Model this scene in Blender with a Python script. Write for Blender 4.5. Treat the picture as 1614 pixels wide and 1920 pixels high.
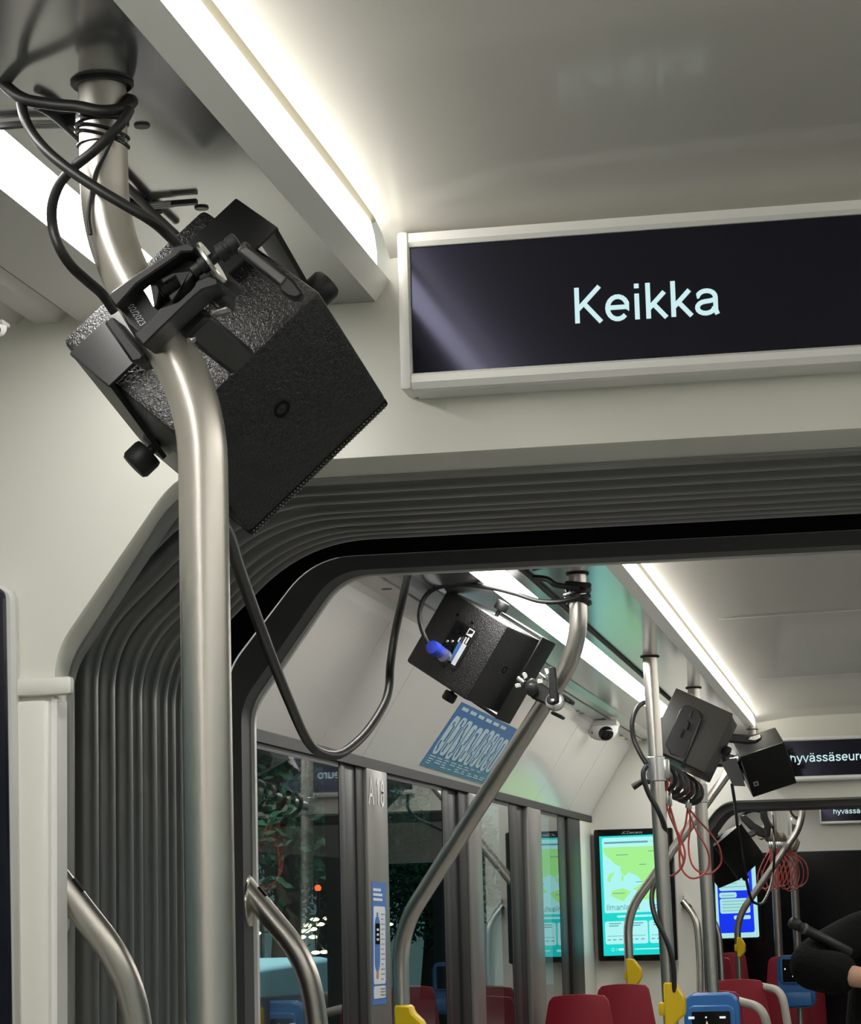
import bpy, bmesh, math, random
from mathutils import Vector, Matrix
random.seed(7)
PI = math.pi
SC = bpy.context.scene
COL = SC.collection
for o in list(bpy.data.objects):
    bpy.data.objects.remove(o)

# ------------------------------------------------------------------ camera
H = 1.42                       # lens height above the tram floor
FPX = 4600.0                   # focal length for the 1614 x 1920 frame
VX, VY, ROLL = 1673.0, 1678.0, math.radians(-3.1)
_Y = Vector(((VX-807)/FPX, -(VY-960)/FPX, 1.0)).normalized()
_X = Vector((math.sin(ROLL), math.cos(ROLL), 0)).cross(_Y).normalized()
_Z = _Y.cross(_X)
CR = Vector((_X[0], _Y[0], _Z[0])); CU = Vector((_X[1], _Y[1], _Z[1])); CF = Vector((_X[2], _Y[2], _Z[2]))
cd = bpy.data.cameras.new('camera'); cam = bpy.data.objects.new('camera', cd); COL.objects.link(cam)
cd.sensor_fit = 'AUTO'; cd.sensor_width = 36.0; cd.lens = 36.0*FPX/1920.0
cd.clip_start = 0.05; cd.clip_end = 200
mw = Matrix((CR, CU, -CF)).transposed().to_4x4(); mw.translation = Vector((0, 0, H)); cam.matrix_world = mw
SC.camera = cam

def at(u, v, Y=None, X=None, h=None):
    """where the sight line measured at (u, v) meets a plane of the tram: Y (depth), X (side) or h (height over the lens)"""
    d = CF + CR*((u-807)/FPX) + CU*((960-v)/FPX)
    t = Y/d.y if Y is not None else X/d.x if X is not None else h/d.z
    return Vector((d.x*t, d.y*t, d.z*t + H))

# ------------------------------------------------------------------ world, exposure
w = bpy.data.worlds.new('dusk'); SC.world = w; w.use_nodes = True
w.node_tree.nodes['Background'].inputs[0].default_value = (0.10, 0.16, 0.17, 1)
w.node_tree.nodes['Background'].inputs[1].default_value = 1.0
SC.view_settings.view_transform = 'Standard'; SC.view_settings.look = 'None'
SC.view_settings.exposure = 0.0; SC.view_settings.gamma = 1.0; SC.view_settings.use_curve_mapping = False
STRIP = 6.4                   # radiance of the tram's light strips
FLAT = 22.0                    # radiance of the flush ceiling lamps

# ------------------------------------------------------------------ materials
def mat(name, col, rough=0.5, metal=0.0, bump=None, noise=None, emit=None, coat=0.0, coatr=0.1, spec=0.5, aniso=0):
    m = bpy.data.materials.new(name); m.use_nodes = True
    nt = m.node_tree; b = nt.nodes['Principled BSDF']
    b.inputs['Base Color'].default_value = (*col, 1); b.inputs['Roughness'].default_value = rough
    b.inputs['Metallic'].default_value = metal; b.inputs['Coat Weight'].default_value = coat
    b.inputs['Coat Roughness'].default_value = coatr; b.inputs['Specular IOR Level'].default_value = spec
    tc = nt.nodes.new('ShaderNodeTexCoord')
    if noise:                              # (scale, amount): slight mottling of the base colour
        n = nt.nodes.new('ShaderNodeTexNoise'); n.inputs['Scale'].default_value = noise[0]; n.inputs['Detail'].default_value = 4
        nt.links.new(tc.outputs['Object'], n.inputs['Vector'])
        r = nt.nodes.new('ShaderNodeMapRange'); r.inputs['To Min'].default_value = 1-noise[1]; r.inputs['To Max'].default_value = 1+noise[1]
        nt.links.new(n.outputs['Fac'], r.inputs['Value'])
        mx = nt.nodes.new('ShaderNodeVectorMath'); mx.operation = 'SCALE'; mx.inputs[0].default_value = col
        nt.links.new(r.outputs['Result'], mx.inputs['Scale']); nt.links.new(mx.outputs['Vector'], b.inputs['Base Color'])
    if bump:                               # (scale, strength, distance)
        n = nt.nodes.new('ShaderNodeTexNoise'); n.inputs['Scale'].default_value = bump[0]; n.inputs['Detail'].default_value = 2
        n.inputs['Distortion'].default_value = bump[3] if len(bump) > 3 else 0
        nt.links.new(tc.outputs['Object'], n.inputs['Vector'])
        bp = nt.nodes.new('ShaderNodeBump'); bp.inputs['Strength'].default_value = bump[1]; bp.inputs['Distance'].default_value = bump[2]
        nt.links.new(n.outputs['Fac'], bp.inputs['Height']); nt.links.new(bp.outputs['Normal'], b.inputs['Normal'])
    if emit:
        b.inputs['Emission Color'].default_value = (*emit[0], 1); b.inputs['Emission Strength'].default_value = emit[1]
    return m
M = {}
M['cream'] = mat('cream_panel', (.74, .73, .665), .34, coat=.25, coatr=.15, noise=(3, .02))
M['white'] = mat('white_trim', (.90, .89, .87), .35, coat=.2)
M['ceil'] = mat('ceiling_panel', (.66, .64, .60), .42, coat=.35, coatr=.10, noise=(2, .02))
M['slope'] = mat('side_panel', (.74, .71, .68), .30, coat=.5, coatr=.10, noise=(2, .02))
M['greyceil'] = mat('grey_anodised_panel', (.42, .42, .425), .15, metal=.72, noise=(4, .03))
M['baffle'] = mat('grey_white_baffle', (.62, .61, .59), .4)
M['lip'] = mat('shaded_cream_lip', (.30, .275, .20), .5)  # cream taken down to tan: its weaker light is put into the colour
M['alu'] = mat('aluminium_rail', (.55, .55, .55), .3, metal=.9)
M['steel'] = mat('brushed_steel', (.62, .585, .54), .34, metal=1.0, noise=(60, .03))
M['steelb'] = mat('bright_steel', (.75, .73, .68), .2, metal=1.0)
M['zinc'] = mat('zinc', (.75, .75, .72), .25, metal=1.0)
M['wrinkle'] = mat('wrinkle_black', (.013, .0125, .012), .36, bump=(330, 1.0, .0018, 1.2), spec=.6)
M['satinblk'] = mat('satin_black', (.013, .013, .013), .42, noise=(30, .15))
M['plastblk'] = mat('plastic_black', (.010, .010, .0105), .5)
M['clampblk'] = mat('clamp_black', (.020, .020, .021), .45, noise=(40, .1))
M['cable'] = mat('cable_black', (.014, .0135, .013), .45)
M['cablegrey'] = mat('cable_grey', (.10, .095, .09), .5)
M['tape'] = mat('tape_black', (.02, .02, .02), .22, bump=(120, .5, .002))
M['rubber'] = mat('rubber_grey', (.115, .116, .108), .34, noise=(20, .06), coat=.7, coatr=.28, spec=.8)
M['rubberdk'] = mat('rubber_black', (.005, .005, .005), .7, spec=.2)
M['framedk'] = mat('frame_dark', (.055, .056, .058), .45)
M['framegrey'] = mat('frame_grey', (.25, .25, .24), .4)
M['postdk'] = mat('post_dark', (.016, .016, .016), .5, spec=.3)
M['postgrey'] = mat('post_silver', (.20, .195, .185), .36, metal=.35)
M['rubwin'] = mat('window_rubber', (.008, .009, .011), .45)
M['red'] = mat('red_seat', (.20, .006, .016), .6, bump=(300, .15, .001), spec=.3)
M['yellow'] = mat('yellow_plastic', (.72, .49, .004), .38)
M['blue'] = mat('blue_plastic', (.035, .17, .46), .32)
M['screenblk'] = mat('screen_black', (.004, .004, .005), .14, spec=.35)
M['grille'] = mat('grille_black', (.006, .006, .006), .5, spec=.25)
M['glossblk'] = mat('display_glass', (.010, .010, .013), .10, spec=.6)
M['glossblk'].node_tree.nodes['Principled BSDF'].inputs['Specular Tint'].default_value = (.62, .62, 1, 1)
M['floor'] = mat('floor_vinyl', (.28, .275, .265), .5, noise=(90, .2))
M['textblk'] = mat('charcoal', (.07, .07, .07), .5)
M['print'] = mat('white_print', (.82, .82, .82), .5)
M['redwire'] = mat('red_wire', (.42, .07, .06), .35)
M['skin'] = mat('skin', (.52, .30, .20), .5)
M['cloth'] = mat('black_cloth', (.008, .0085, .0075), .9, bump=(60, .5, .01), noise=(15, .3), spec=.12)
M['hair'] = mat('hair_brown', (.018, .012, .009), .75, spec=.15)
M['posterblue'] = mat('poster_blue', (.05, .16, .38), .35)
M['posterpale'] = mat('poster_pale', (.50, .62, .66), .35)
M['posterteal'] = mat('poster_lower_blue', (.07, .20, .36), .35)
M['stickblue'] = mat('sticker_blue', (.07, .19, .52), .4)
M['stickwhite'] = mat('sticker_white', (.72, .75, .80), .4)
M['connblue'] = mat('connector_blue', (.03, .06, .55), .4)
M['orange'] = mat('orange_print', (.6, .25, .12), .5)
M['rolled'] = mat('rolled_canvas', (.20, .17, .13), .8, bump=(50, .6, .01))
def emis(name, col, s):
    return mat(name, (0, 0, 0), .4, emit=(col, s))
M['strip'] = emis('strip_light', (1, .965, .86), STRIP)
M['flat'] = emis('flush_lamp', (1, .985, .93), FLAT)
M['ledtext'] = emis('screen_text', (.60, .84, .86), 1.0)
M['mapteal'] = emis('map_teal', (.0, .66, .62), 1.0)
M['mappale'] = emis('map_pale', (.42, .90, .90), 1.0)
M['mapgreen'] = emis('map_green', (.36, .86, .27), 1.0)
M['mapcyan'] = emis('map_water', (.40, .90, .88), 1.0)
M['mapgrey'] = emis('map_text', (.10, .34, .36), 1.0)
M['scrblue'] = emis('screen_blue', (.0, .03, .85), 1.0)
M['scrpale'] = emis('screen_pale', (.40, .74, .74), 1.0)
M['whitedot'] = emis('white_pixels', (.8, .85, .95), 1.0)
M['pinkdot'] = emis('pink_pixels', (.9, .5, .6), 1.0)
M['lantern'] = emis('lantern', (1, .90, .50), 7.0)
M['redlamp'] = emis('red_lamp', (1, .12, .03), 2.5)
# glass: a real pane, part see-through, part mirror (Fresnel)
g = bpy.data.materials.new('window_glass'); g.use_nodes = True; nt = g.node_tree; nt.nodes.clear()
o_ = nt.nodes.new('ShaderNodeOutputMaterial'); mx = nt.nodes.new('ShaderNodeMixShader'); tr = nt.nodes.new('ShaderNodeBsdfTransparent')
gl = nt.nodes.new('ShaderNodeBsdfGlossy'); fr = nt.nodes.new('ShaderNodeFresnel'); fr.inputs['IOR'].default_value = 2.1
tr.inputs[0].default_value = (.80, .90, .88, 1); gl.inputs[0].default_value = (.9, .95, .95, 1); gl.inputs['Roughness'].default_value = .015
ge = nt.nodes.new('ShaderNodeNewGeometry'); sb0 = nt.nodes.new('ShaderNodeMath'); sb0.operation = 'SUBTRACT'; sb0.inputs[0].default_value = 1
mu = nt.nodes.new('ShaderNodeMath'); mu.operation = 'MULTIPLY'      # the mirror share only where light enters a face
nt.links.new(ge.outputs['Backfacing'], sb0.inputs[1]); nt.links.new(sb0.outputs[0], mu.inputs[0]); nt.links.new(fr.outputs[0], mu.inputs[1])
nt.links.new(mu.outputs[0], mx.inputs[0]); nt.links.new(tr.outputs[0], mx.inputs[1]); nt.links.new(gl.outputs[0], mx.inputs[2])
nt.links.new(mx.outputs[0], o_.inputs[0]); M['glass'] = g

# ------------------------------------------------------------------ mesh helpers
def link(name, me, m, parent=None, smooth=False):
    o = bpy.data.objects.new(name, me); COL.objects.link(o)
    if m is not None:
        for mm in (m if isinstance(m, (list, tuple)) else [m]): me.materials.append(mm)
    if smooth:
        for p in me.polygons: p.use_smooth = True
    if parent is not None: o.parent = parent
    return o
def mesh(name, vs, fs, m, parent=None, smooth=False, mi=None):
    me = bpy.data.meshes.new(name); me.from_pydata([tuple(v) for v in vs], [], fs)
    o = link(name, me, m, parent, smooth)
    if mi:
        for p, i in zip(me.polygons, mi): p.material_index = i
    me.update(); return o
def frombm(name, bm, m, parent=None, smooth=False, auto=False):
    bmesh.ops.recalc_face_normals(bm, faces=bm.faces)
    me = bpy.data.meshes.new(name); bm.to_mesh(me); bm.free()
    o = link(name, me, m, parent, smooth or auto)
    if auto: me.set_sharp_from_angle(angle=math.radians(40))
    return o
def tag(o, label=None, cat=None, group=None, kind=None):
    if label: o['label'] = label
    if cat: o['category'] = cat
    if group: o['group'] = group
    if kind: o['kind'] = kind
    return o
def struct(o): o['kind'] = 'structure'; return o
def empty(name, loc, label=None, cat=None, group=None, rot=None):
    o = bpy.data.objects.new(name, None); COL.objects.link(o); o.empty_display_size = .05
    o.location = loc
    if rot is not None: o.rotation_euler = rot.to_euler()
    bpy.context.view_layer.update() if False else None
    return tag(o, label, cat, group)
def keep(parent):                  # parent's inverse so that parts given in tram coordinates stay put
    pass
class Thing:
    """an Empty at the thing's base; parts are given in tram coordinates and moved into its frame"""
    def __init__(s, name, loc, label, cat, group=None):
        s.o = empty(name, loc, label, cat, group); s.loc = Vector(loc)
    def add(s, part, label=None):
        part.parent = s.o
        part.data.transform(Matrix.Translation(-s.loc))
        if label: part['label'] = label
        return part
    def sub(s, piece, part, label=None):
        piece.parent = part; piece.data.transform(Matrix.Translation(-s.loc))
        if label: piece['label'] = label
        return piece
def bmbox(bm, c, s, R=None):
    c = Vector(c); vs = []
    for dx in (-1, 1):
        for dy in (-1, 1):
            for dz in (-1, 1):
                p = Vector((dx*s[0]/2, dy*s[1]/2, dz*s[2]/2))
                if R is not None: p = R @ p
                vs.append(bm.verts.new(c+p))
    for f in ((0, 1, 3, 2), (4, 6, 7, 5), (0, 4, 5, 1), (2, 3, 7, 6), (0, 2, 6, 4), (1, 5, 7, 3)):
        bm.faces.new([vs[i] for i in f])
    return vs
def bev(bm, r, seg=2):
    bmesh.ops.recalc_face_normals(bm, faces=bm.faces)
    bmesh.ops.bevel(bm, geom=list(bm.edges)+list(bm.verts), offset=r, segments=seg, profile=.5, affect='EDGES', clamp_overlap=True)
def box(name, c, s, m, parent=None, R=None, bevel=0, seg=2):
    bm = bmesh.new(); bmbox(bm, c, s, R)
    if bevel: bev(bm, bevel, seg)
    return frombm(name, bm, m, parent, auto=bool(bevel))
def smoothpath(pts, step=8):
    """Catmull-Rom through the points"""
    pts = [Vector(p) for p in pts]; out = []
    for i in range(len(pts)-1):
        p0 = pts[max(i-1, 0)]; p1 = pts[i]; p2 = pts[i+1]; p3 = pts[min(i+2, len(pts)-1)]
        for k in range(step):
            t = k/step
            out.append(.5*((2*p1)+(p2-p0)*t+(2*p0-5*p1+4*p2-p3)*t*t+(3*p1-p0-3*p2+p3)*t**3))
    out.append(pts[-1]); return out
def fillet(pts, r, n=8):
    pts = [Vector(p) for p in pts]; out = [pts[0]]
    for i in range(1, len(pts)-1):
        a = (pts[i-1]-pts[i]); b = (pts[i+1]-pts[i]); L = min(r, a.length*.49, b.length*.49)
        p0 = pts[i]+a.normalized()*L; p2 = pts[i]+b.normalized()*L
        for k in range(n+1):
            t = k/n; out.append((1-t)**2*p0+2*t*(1-t)*pts[i]+t*t*p2)
    out.append(pts[-1]); return out
def bmtube(bm, pts, r, n=12, caps=True, closed=False):
    pts = [Vector(p) for p in pts]; N = len(pts)
    rr = r if isinstance(r, (list, tuple)) else [r]*N
    T = []
    for i in range(N):
        a = pts[(i-1) % N] if (closed or i > 0) else pts[i]; b = pts[(i+1) % N] if (closed or i < N-1) else pts[i]
        T.append((b-a).normalized())
    up = Vector((0, 0, 1)) if abs(T[0].z) < .9 else Vector((0, 1, 0))
    nrm = (up - T[0]*up.dot(T[0])).normalized(); rings = []
    for i in range(N):
        nrm = (nrm - T[i]*nrm.dot(T[i])).normalized(); bi = T[i].cross(nrm)
        rings.append([bm.verts.new(pts[i]+(nrm*math.cos(2*PI*k/n)+bi*math.sin(2*PI*k/n))*rr[i]) for k in range(n)])
    for i in range(N if closed else N-1):
        A = rings[i]; B = rings[(i+1) % N]
        for k in range(n): bm.faces.new((A[k], A[(k+1) % n], B[(k+1) % n], B[k]))
    if caps and not closed:
        bm.faces.new(rings[0][::-1]); bm.faces.new(rings[-1])
def tube(name, pts, r, m, parent=None, n=12, closed=False):
    bm = bmesh.new(); bmtube(bm, pts, r, n, True, closed)
    return frombm(name, bm, m, parent, auto=True)
def bmlathe(bm, prof, o, ax, n=24):
    """prof: (radius, distance along ax)"""
    o = Vector(o); ax = Vector(ax).normalized(); u = ax.orthogonal().normalized(); v = ax.cross(u); rings = []
    for r, d in prof:
        rings.append([bm.verts.new(o+ax*d+(u*math.cos(2*PI*k/n)+v*math.sin(2*PI*k/n))*max(r, 1e-5)) for k in range(n)])
    for A, B in zip(rings, rings[1:]):
        for k in range(n): bm.faces.new((A[k], A[(k+1) % n], B[(k+1) % n], B[k]))
    bm.faces.new(rings[0][::-1]); bm.faces.new(rings[-1])
def lathe(name, prof, o, ax, m, parent=None, n=24):
    bm = bmesh.new(); bmlathe(bm, prof, o, ax, n); return frombm(name, bm, m, parent, auto=True)
def prism(name, poly, d, m, parent=None, bevel=0):
    """poly: 3-D outline, d: extrusion vector"""
    bm = bmesh.new(); d = Vector(d)
    a = [bm.verts.new(Vector(p)) for p in poly]; b = [bm.verts.new(Vector(p)+d) for p in poly]; n = len(a)
    bm.faces.new(a[::-1]); bm.faces.new(b)
    for i in range(n): bm.faces.new((a[i], a[(i+1) % n], b[(i+1) % n], b[i]))
    if bevel: bev(bm, bevel, 1)
    return frombm(name, bm, m, parent, auto=bool(bevel))
def pprism(name, poly, Y0, th, m, parent=None, bevel=0):
    return prism(name, [at(u, v, Y=Y0) for u, v in poly], (0, th, 0), m, parent, bevel)
def strip(name, prof, Y0, Y1, m, parent=None, closed=False, yseg=1):
    """profile of (X, h) points run along the tram from Y0 to Y1"""
    n = len(prof); vs = []
    for j in range(yseg+1):
        Y = Y0+(Y1-Y0)*j/yseg
        vs += [(x, Y, H+h) for x, h in prof]
    fs = []
    for j in range(yseg):
        for i in range(n if closed else n-1):
            a = j*n+i; b = j*n+(i+1) % n; fs.append((a, b, b+n, a+n))
    if closed: fs += [tuple(range(n))[::-1], tuple(range(yseg*n, yseg*n+n))]
    return mesh(name, vs, fs, m, parent)
def quad(name, ps, m, parent=None, th=0.0008, nrm=None):
    """thin sheet: a flat print with a little thickness"""
    ps = [Vector(p) for p in ps]
    nn = (ps[1]-ps[0]).cross(ps[2]-ps[0]).normalized() if nrm is None else Vector(nrm)
    return prism(name, ps, nn*th, m, parent)
def arc(cx, cy, rx, ry, a0, a1, n=12):
    return [(cx+rx*math.cos(math.radians(a0+(a1-a0)*k/n)), cy+ry*math.sin(math.radians(a0+(a1-a0)*k/n))) for k in range(n+1)]
_S = [(.43, .39), (.37, .455), (.25, .48), (.13, .445), (.10, .375), (.16, .305), (.27, .262), (.38, .215), (.42, .14), (.365, .06), (.25, .035), (.12, .07), (.07, .15)]
_A = [[(.085, .38)]+arc(.265, .345, .175, .135, 165, 0, 8)+[(.44, .08), (.47, 0)], [(.44, .30), (.33, .275)]+arc(.25, .15, .165, .118, 95, 360, 12)]
_N = [(.11, .25)]+arc(.28, .31, .17, .17, 170, 0, 8)+[(.45, 0)]
GLYPH = {
 'K': (.64, [[(.12, 0), (.12, .72)], [(.57, .72), (.12, .26)], [(.25, .40), (.59, 0)]]),
 'e': (.55, [[(.08, .27), (.475, .27)]+arc(.278, .26, .198, .225, 2, 318, 16)]),
 'i': (.22, [[(.11, 0), (.11, .52)], [(.11, .625), (.11, .72)]]),
 'k': (.49, [[(.11, 0), (.11, .72)], [(.43, .52), (.11, .19)], [(.21, .29), (.46, 0)]]),
 'a': (.56, _A), 'ä': (.56, _A+[[(.17, .61), (.17, .70)], [(.36, .61), (.36, .70)]]),
 'h': (.56, [[(.11, 0), (.11, .72)], _N]), 'n': (.56, [[(.11, 0), (.11, .52)], _N]),
 'm': (.84, [[(.11, 0), (.11, .52)], [(.11, .25)]+arc(.25, .33, .155, .15, 170, 0, 8)+[(.405, 0)], [(.405, .25)]+arc(.56, .33, .155, .15, 170, 0, 8)+[(.715, 0)]]),
 'y': (.50, [[(.04, .52), (.255, .01)], [(.465, .52), (.235, -.10), (.17, -.17), (.06, -.165)]]),
 'v': (.50, [[(.04, .52), (.25, .01), (.46, .52)]]), 's': (.50, [_S]),
 'u': (.56, [[(.10, .52), (.10, .22)]+arc(.27, .20, .17, .165, 180, 350, 8), [(.445, .52), (.445, 0)]]),
 'r': (.34, [[(.11, 0), (.11, .52)], [(.11, .30), (.15, .41), (.23, .47), (.34, .47)]]),
 'o': (.56, [arc(.28, .26, .198, .225, 0, 360, 18)]),
 'I': (.28, [[(.14, 0), (.14, .72)]]), 'l': (.22, [[(.11, 0), (.11, .72)]]),
 't': (.28, [[(.14, .65), (.14, .09), (.19, .045), (.28, .05)], [(.02, .48), (.27, .48)]]),
 '0': (.56, [arc(.28, .36, .185, .32, 0, 360, 18)]), '1': (.56, [[(.13, .55), (.24, .60), (.30, .72), (.30, 0)]]),
 '2': (.56, [[(.08, .50), (.12, .63), (.27, .685), (.42, .62), (.44, .49), (.36, .36), (.18, .19), (.08, .045), (.49, .045)]]),
 '3': (.56, [[(.08, .55), (.14, .65), (.27, .685), (.40, .62), (.40, .46), (.28, .385), (.20, .385)], [(.28, .385), (.43, .31), (.43, .13), (.28, .035), (.14, .06), (.07, .17)]]),
 '8': (.56, [arc(.28, .53, .15, .155, 0, 360, 14), arc(.28, .205, .185, .17, 0, 360, 14)]),
 '/': (.28, [[(.02, -.01), (.26, .73)]]), 'A': (.64, [[(.03, 0), (.32, .70), (.61, 0)], [(.13, .25), (.51, .25)]]),
 'J': (.50, [[(.40, .72), (.40, .2)]+arc(.24, .20, .16, .16, 0, -180, 8)]), 'C': (.72, [arc(.37, .36, .29, .32, 45, 315, 14)]),
 'D': (.70, [[(.11, .02), (.11, .70), (.32, .70)]+arc(.32, .36, .28, .34, 90, -90, 12)+[(.11, .02)]]),
 'c': (.50, [arc(.27, .26, .19, .225, 45, 315, 12)]), 'x': (.50, [[(.04, .52), (.46, 0)], [(.04, 0), (.46, .52)]]), ' ': (.28, []),
}
def text(name, s, origin, xdir, ydir, size, m, parent=None, depth=.0006, width=1.0, weight=.094, mirror=False):
    """letters drawn as strokes of even weight"""
    x_ = Vector(xdir).normalized(); y_ = Vector(ydir).normalized(); z_ = x_.cross(y_).normalized(); o = Vector(origin)
    vs = []; fs = []; pen = 0.0; hw = weight/2
    for ch in s:
        adv, strokes = GLYPH[ch]
        for st in strokes:
            n = len(st); L = []; Rr = []; cl = abs(st[0][0]-st[-1][0])+abs(st[0][1]-st[-1][1]) < 1e-6
            for i, (px_, py_) in enumerate(st):
                a = st[i-1] if i > 0 else (st[-2] if cl else None); b = st[i+1] if i < n-1 else (st[1] if cl else None)
                d1 = Vector((px_-a[0], py_-a[1])).normalized() if a else None; d2 = Vector((b[0]-px_, b[1]-py_)).normalized() if b else None
                if d1 is None: d1 = d2
                if d2 is None: d2 = d1
                t = (d1+d2)
                t = t.normalized() if t.length > .2 else d1
                nn = Vector((-t.y, t.x)); k = hw/max(.5, nn.dot(Vector((-d1.y, d1.x))))
                L.append((px_+nn.x*k, py_+nn.y*k)); Rr.append((px_-nn.x*k, py_-nn.y*k))
            b0 = len(vs)
            for (lx, ly), (rx, ry) in zip(L, Rr):
                vs.append(o+x_*((pen+lx)*size*width)+y_*(ly*size)+z_*depth); vs.append(o+x_*((pen+rx)*size*width)+y_*(ry*size)+z_*depth)
            for i in range(n-1): fs.append((b0+2*i, b0+2*i+1, b0+2*i+3, b0+2*i+2))
        pen += adv
    return mesh(name, vs, fs, m, parent)
def rrect(cx, cy, w_, h_, r, n=5):
    out = []
    for (sx, sy, a0) in ((1, 1, 0), (-1, 1, 90), (-1, -1, 180), (1, -1, 270)):
        for k in range(n+1):
            a = math.radians(a0+90*k/n); out.append((cx+sx*(w_/2-r)+r*math.cos(a), cy+sy*(h_/2-r)+r*math.sin(a)))
    return out
class Frame:
    """a local frame (origin, axes) used to lay things out in metres"""
    def __init__(s, o, x, y, z): s.o = Vector(o); s.x = Vector(x); s.y = Vector(y); s.z = Vector(z)
    def __call__(s, x, y, z=0): return s.o+s.x*x+s.y*y+s.z*z
    def rot(s): return Matrix((s.x, s.y, s.z)).transposed()

# ------------------------------------------------------------------ main dimensions (X sideways, Y along the tram, h above the lens)
YA = 2.30                      # face of the near bulkhead
YF = 3.20                      # frame at the far end of the near gangway
YB = 9.0                       # second bulkhead
YG = 9.45                      # end of the second gangway
YC = 16.05                     # end wall of the third module
WL, WR, XC = -1.07, 1.17, .05
def mir(x): return 2*XC-x
LOW, TRIM_T, CEIL = .588, .608, .664

def portal(W, h1, x2, ht, r=.035, n=6, zb=-1.38):
    """gangway outline: up the left jamb, over the chamfered corner, across, and down the right"""
    left = [Vector((-W, zb)), Vector((-W, h1)), Vector((x2, ht)), Vector((XC, ht))]
    l = [left[0]]
    for i in (1, 2):
        a = left[i-1]-left[i]; b = left[i+1]-left[i]; L = min(r if i == 1 else r*1.6, a.length*.45, b.length*.45)
        p0 = left[i]+a.normalized()*L; p2 = left[i]+b.normalized()*L
        for k in range(n+1):
            t = k/n; l.append((1-t)**2*p0+2*t*(1-t)*left[i]+t*t*p2)
    return [(p.x, p.y) for p in l]+[(mir(p.x), p.y) for p in reversed(l)]
def loft(name, rings, m, parent=None, smooth=True, closed_ring=False):
    """rings: list of (Y, [(X,h)...])"""
    vs = []; fs = []; n = len(rings[0][1])
    for Y, pr in rings: vs += [(x, Y, H+h) for x, h in pr]
    R_ = len(rings)
    for j in range(R_ if closed_ring else R_-1):
        for i in range(n-1):
            a = j*n+i; b = a+1; c = ((j+1) % R_)*n+i+1; d = ((j+1) % R_)*n+i; fs.append((a, b, c, d))
    o = mesh(name, vs, fs, m, parent, smooth)
    if smooth: o.data.set_sharp_from_angle(angle=math.radians(50))
    return o

# ================================================================== STRUCTURE
struct(box('floor', (XC, 6.5, -.02), (2.4, 19.6, .04), M['floor']))
def module(Y0, Y1, lampL=True, endgap=.05, seams=()):
    L = []
    # main ceiling, gently turned down to the bulkhead at its far end
    xs0 = -.4525
    n = 7; yy = [Y0, Y1-.26]+[Y1-.26+.26*(1-math.cos(PI/2*k/n)) if False else Y1-.26+.26*k/n for k in range(1, n+1)]
    zz = [CEIL+.004, CEIL+.004]+[CEIL+.004-.006*(k/n)**1.6 - (.02*max(0, (k-n+2)/2)**2 if k > n-2 else 0) for k in range(1, n+1)]
    vs = []; fs = []
    for y, z in zip(yy, zz):
        for k in range(9):
            x = xs0+(mir(xs0)-xs0)*k/8
            vs.append((x, y, H+z+.010*math.sin(PI*k/8)-(.012 if k in (0, 8) else 0)))
    for j in range(len(yy)-1):
        for k in range(8): fs.append((j*9+k, j*9+k+1, j*9+k+10, j*9+k+9))
    c = struct(mesh('ceiling', vs, fs, M['ceil'], smooth=True))
    for ys in seams:
        s = strip('seam', [(xs0+.02, CEIL+.0005), (XC, CEIL+.0105), (mir(xs0)-.02, CEIL+.0005)], ys, ys+.018, M['white'], c)
    for sgn in (0, 1):
        fx = (lambda x: x) if sgn == 0 else mir
        P = lambda pr: [(fx(x), h) for x, h in pr]
        # lower side ceiling with a slot for the flush lamp
        a = -.630 if Y0 < 2 else -.648; b = -.686 if Y0 < 2 else -.712
        lo = struct(strip('ceiling', P([(-.468, LOW+.02), (-.468, LOW), (a, LOW), (a, LOW+.012)]), Y0, Y1, M['greyceil']))
        far = -.771 if Y0 < 2 else -.812
        lo2 = struct(strip('ceiling', P([(b, LOW+.012), (b, LOW), (far, LOW), (far-.012, LOW+.012)]), Y0, Y1, M['greyceil'] if Y0 > 2 else M['baffle']))
        # slanted white trim that hides the strip
        tr_ = struct(strip('trim_1', P([(-.4679, LOW), (-.4531, TRIM_T), (-.4560, TRIM_T+.002), (-.470, LOW+.004)]), Y0, Y1, M['white'], closed=True))
    return
module(-3.0, YA)
module(YF, YB, seams=(5.9, 7.6))
module(YG, YC)

def ceiling_strip(Y0, Y1, right, label):
    fx = mir if right else (lambda x: x)
    t = Thing('ceiling_light', (fx(-.46), (Y0+Y1)/2, H+.63), label, 'light', 'strip lights along the ceiling edge')
    pr = [(-.4545, TRIM_T+.001), (-.4545, .622), (-.4565, .640), (-.4601, .6547), (-.468, .6547), (-.468, TRIM_T+.001)]
    t.add(strip('diffuser', [(fx(x), h) for x, h in pr], Y0, Y1, M['strip'], closed=True))
    t.add(strip('top_lip', [(fx(x), h) for x, h in [(-.466, .6552), (-.4600, .6552), (-.4515, .6602), (-.4515, .669), (-.466, .669)]], Y0, Y1+.012, M['lip'], closed=True), 'cream lip above the diffuser')
def flush_lamp(Y0, Y1, right, label):
    fx = mir if right else (lambda x: x)
    a = -.630 if Y0 < 2 else -.648; b = -.686 if Y0 < 2 else -.712
    t = Thing('ceiling_light', (fx((a+b)/2), (Y0+Y1)/2, H+LOW), label, 'light', 'flush lamps in the side ceiling')
    t.add(strip('diffuser', [(fx(x), h) for x, h in [(a-.0005, LOW+.002), (b+.0005, LOW+.002), (b+.0005, LOW+.012), (a-.0005, LOW+.012)]], Y0, Y1, M['flat'], closed=True))
ceiling_strip(-2.9, 2.245, 0, 'bright strip light along the near ceiling edge above the large black loudspeaker')
ceiling_strip(-2.9, 2.245, 1, 'strip light along the right ceiling edge of the near car')
ceiling_strip(3.27, 8.93, 0, 'bright strip light along the ceiling edge beyond the gangway')
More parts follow.
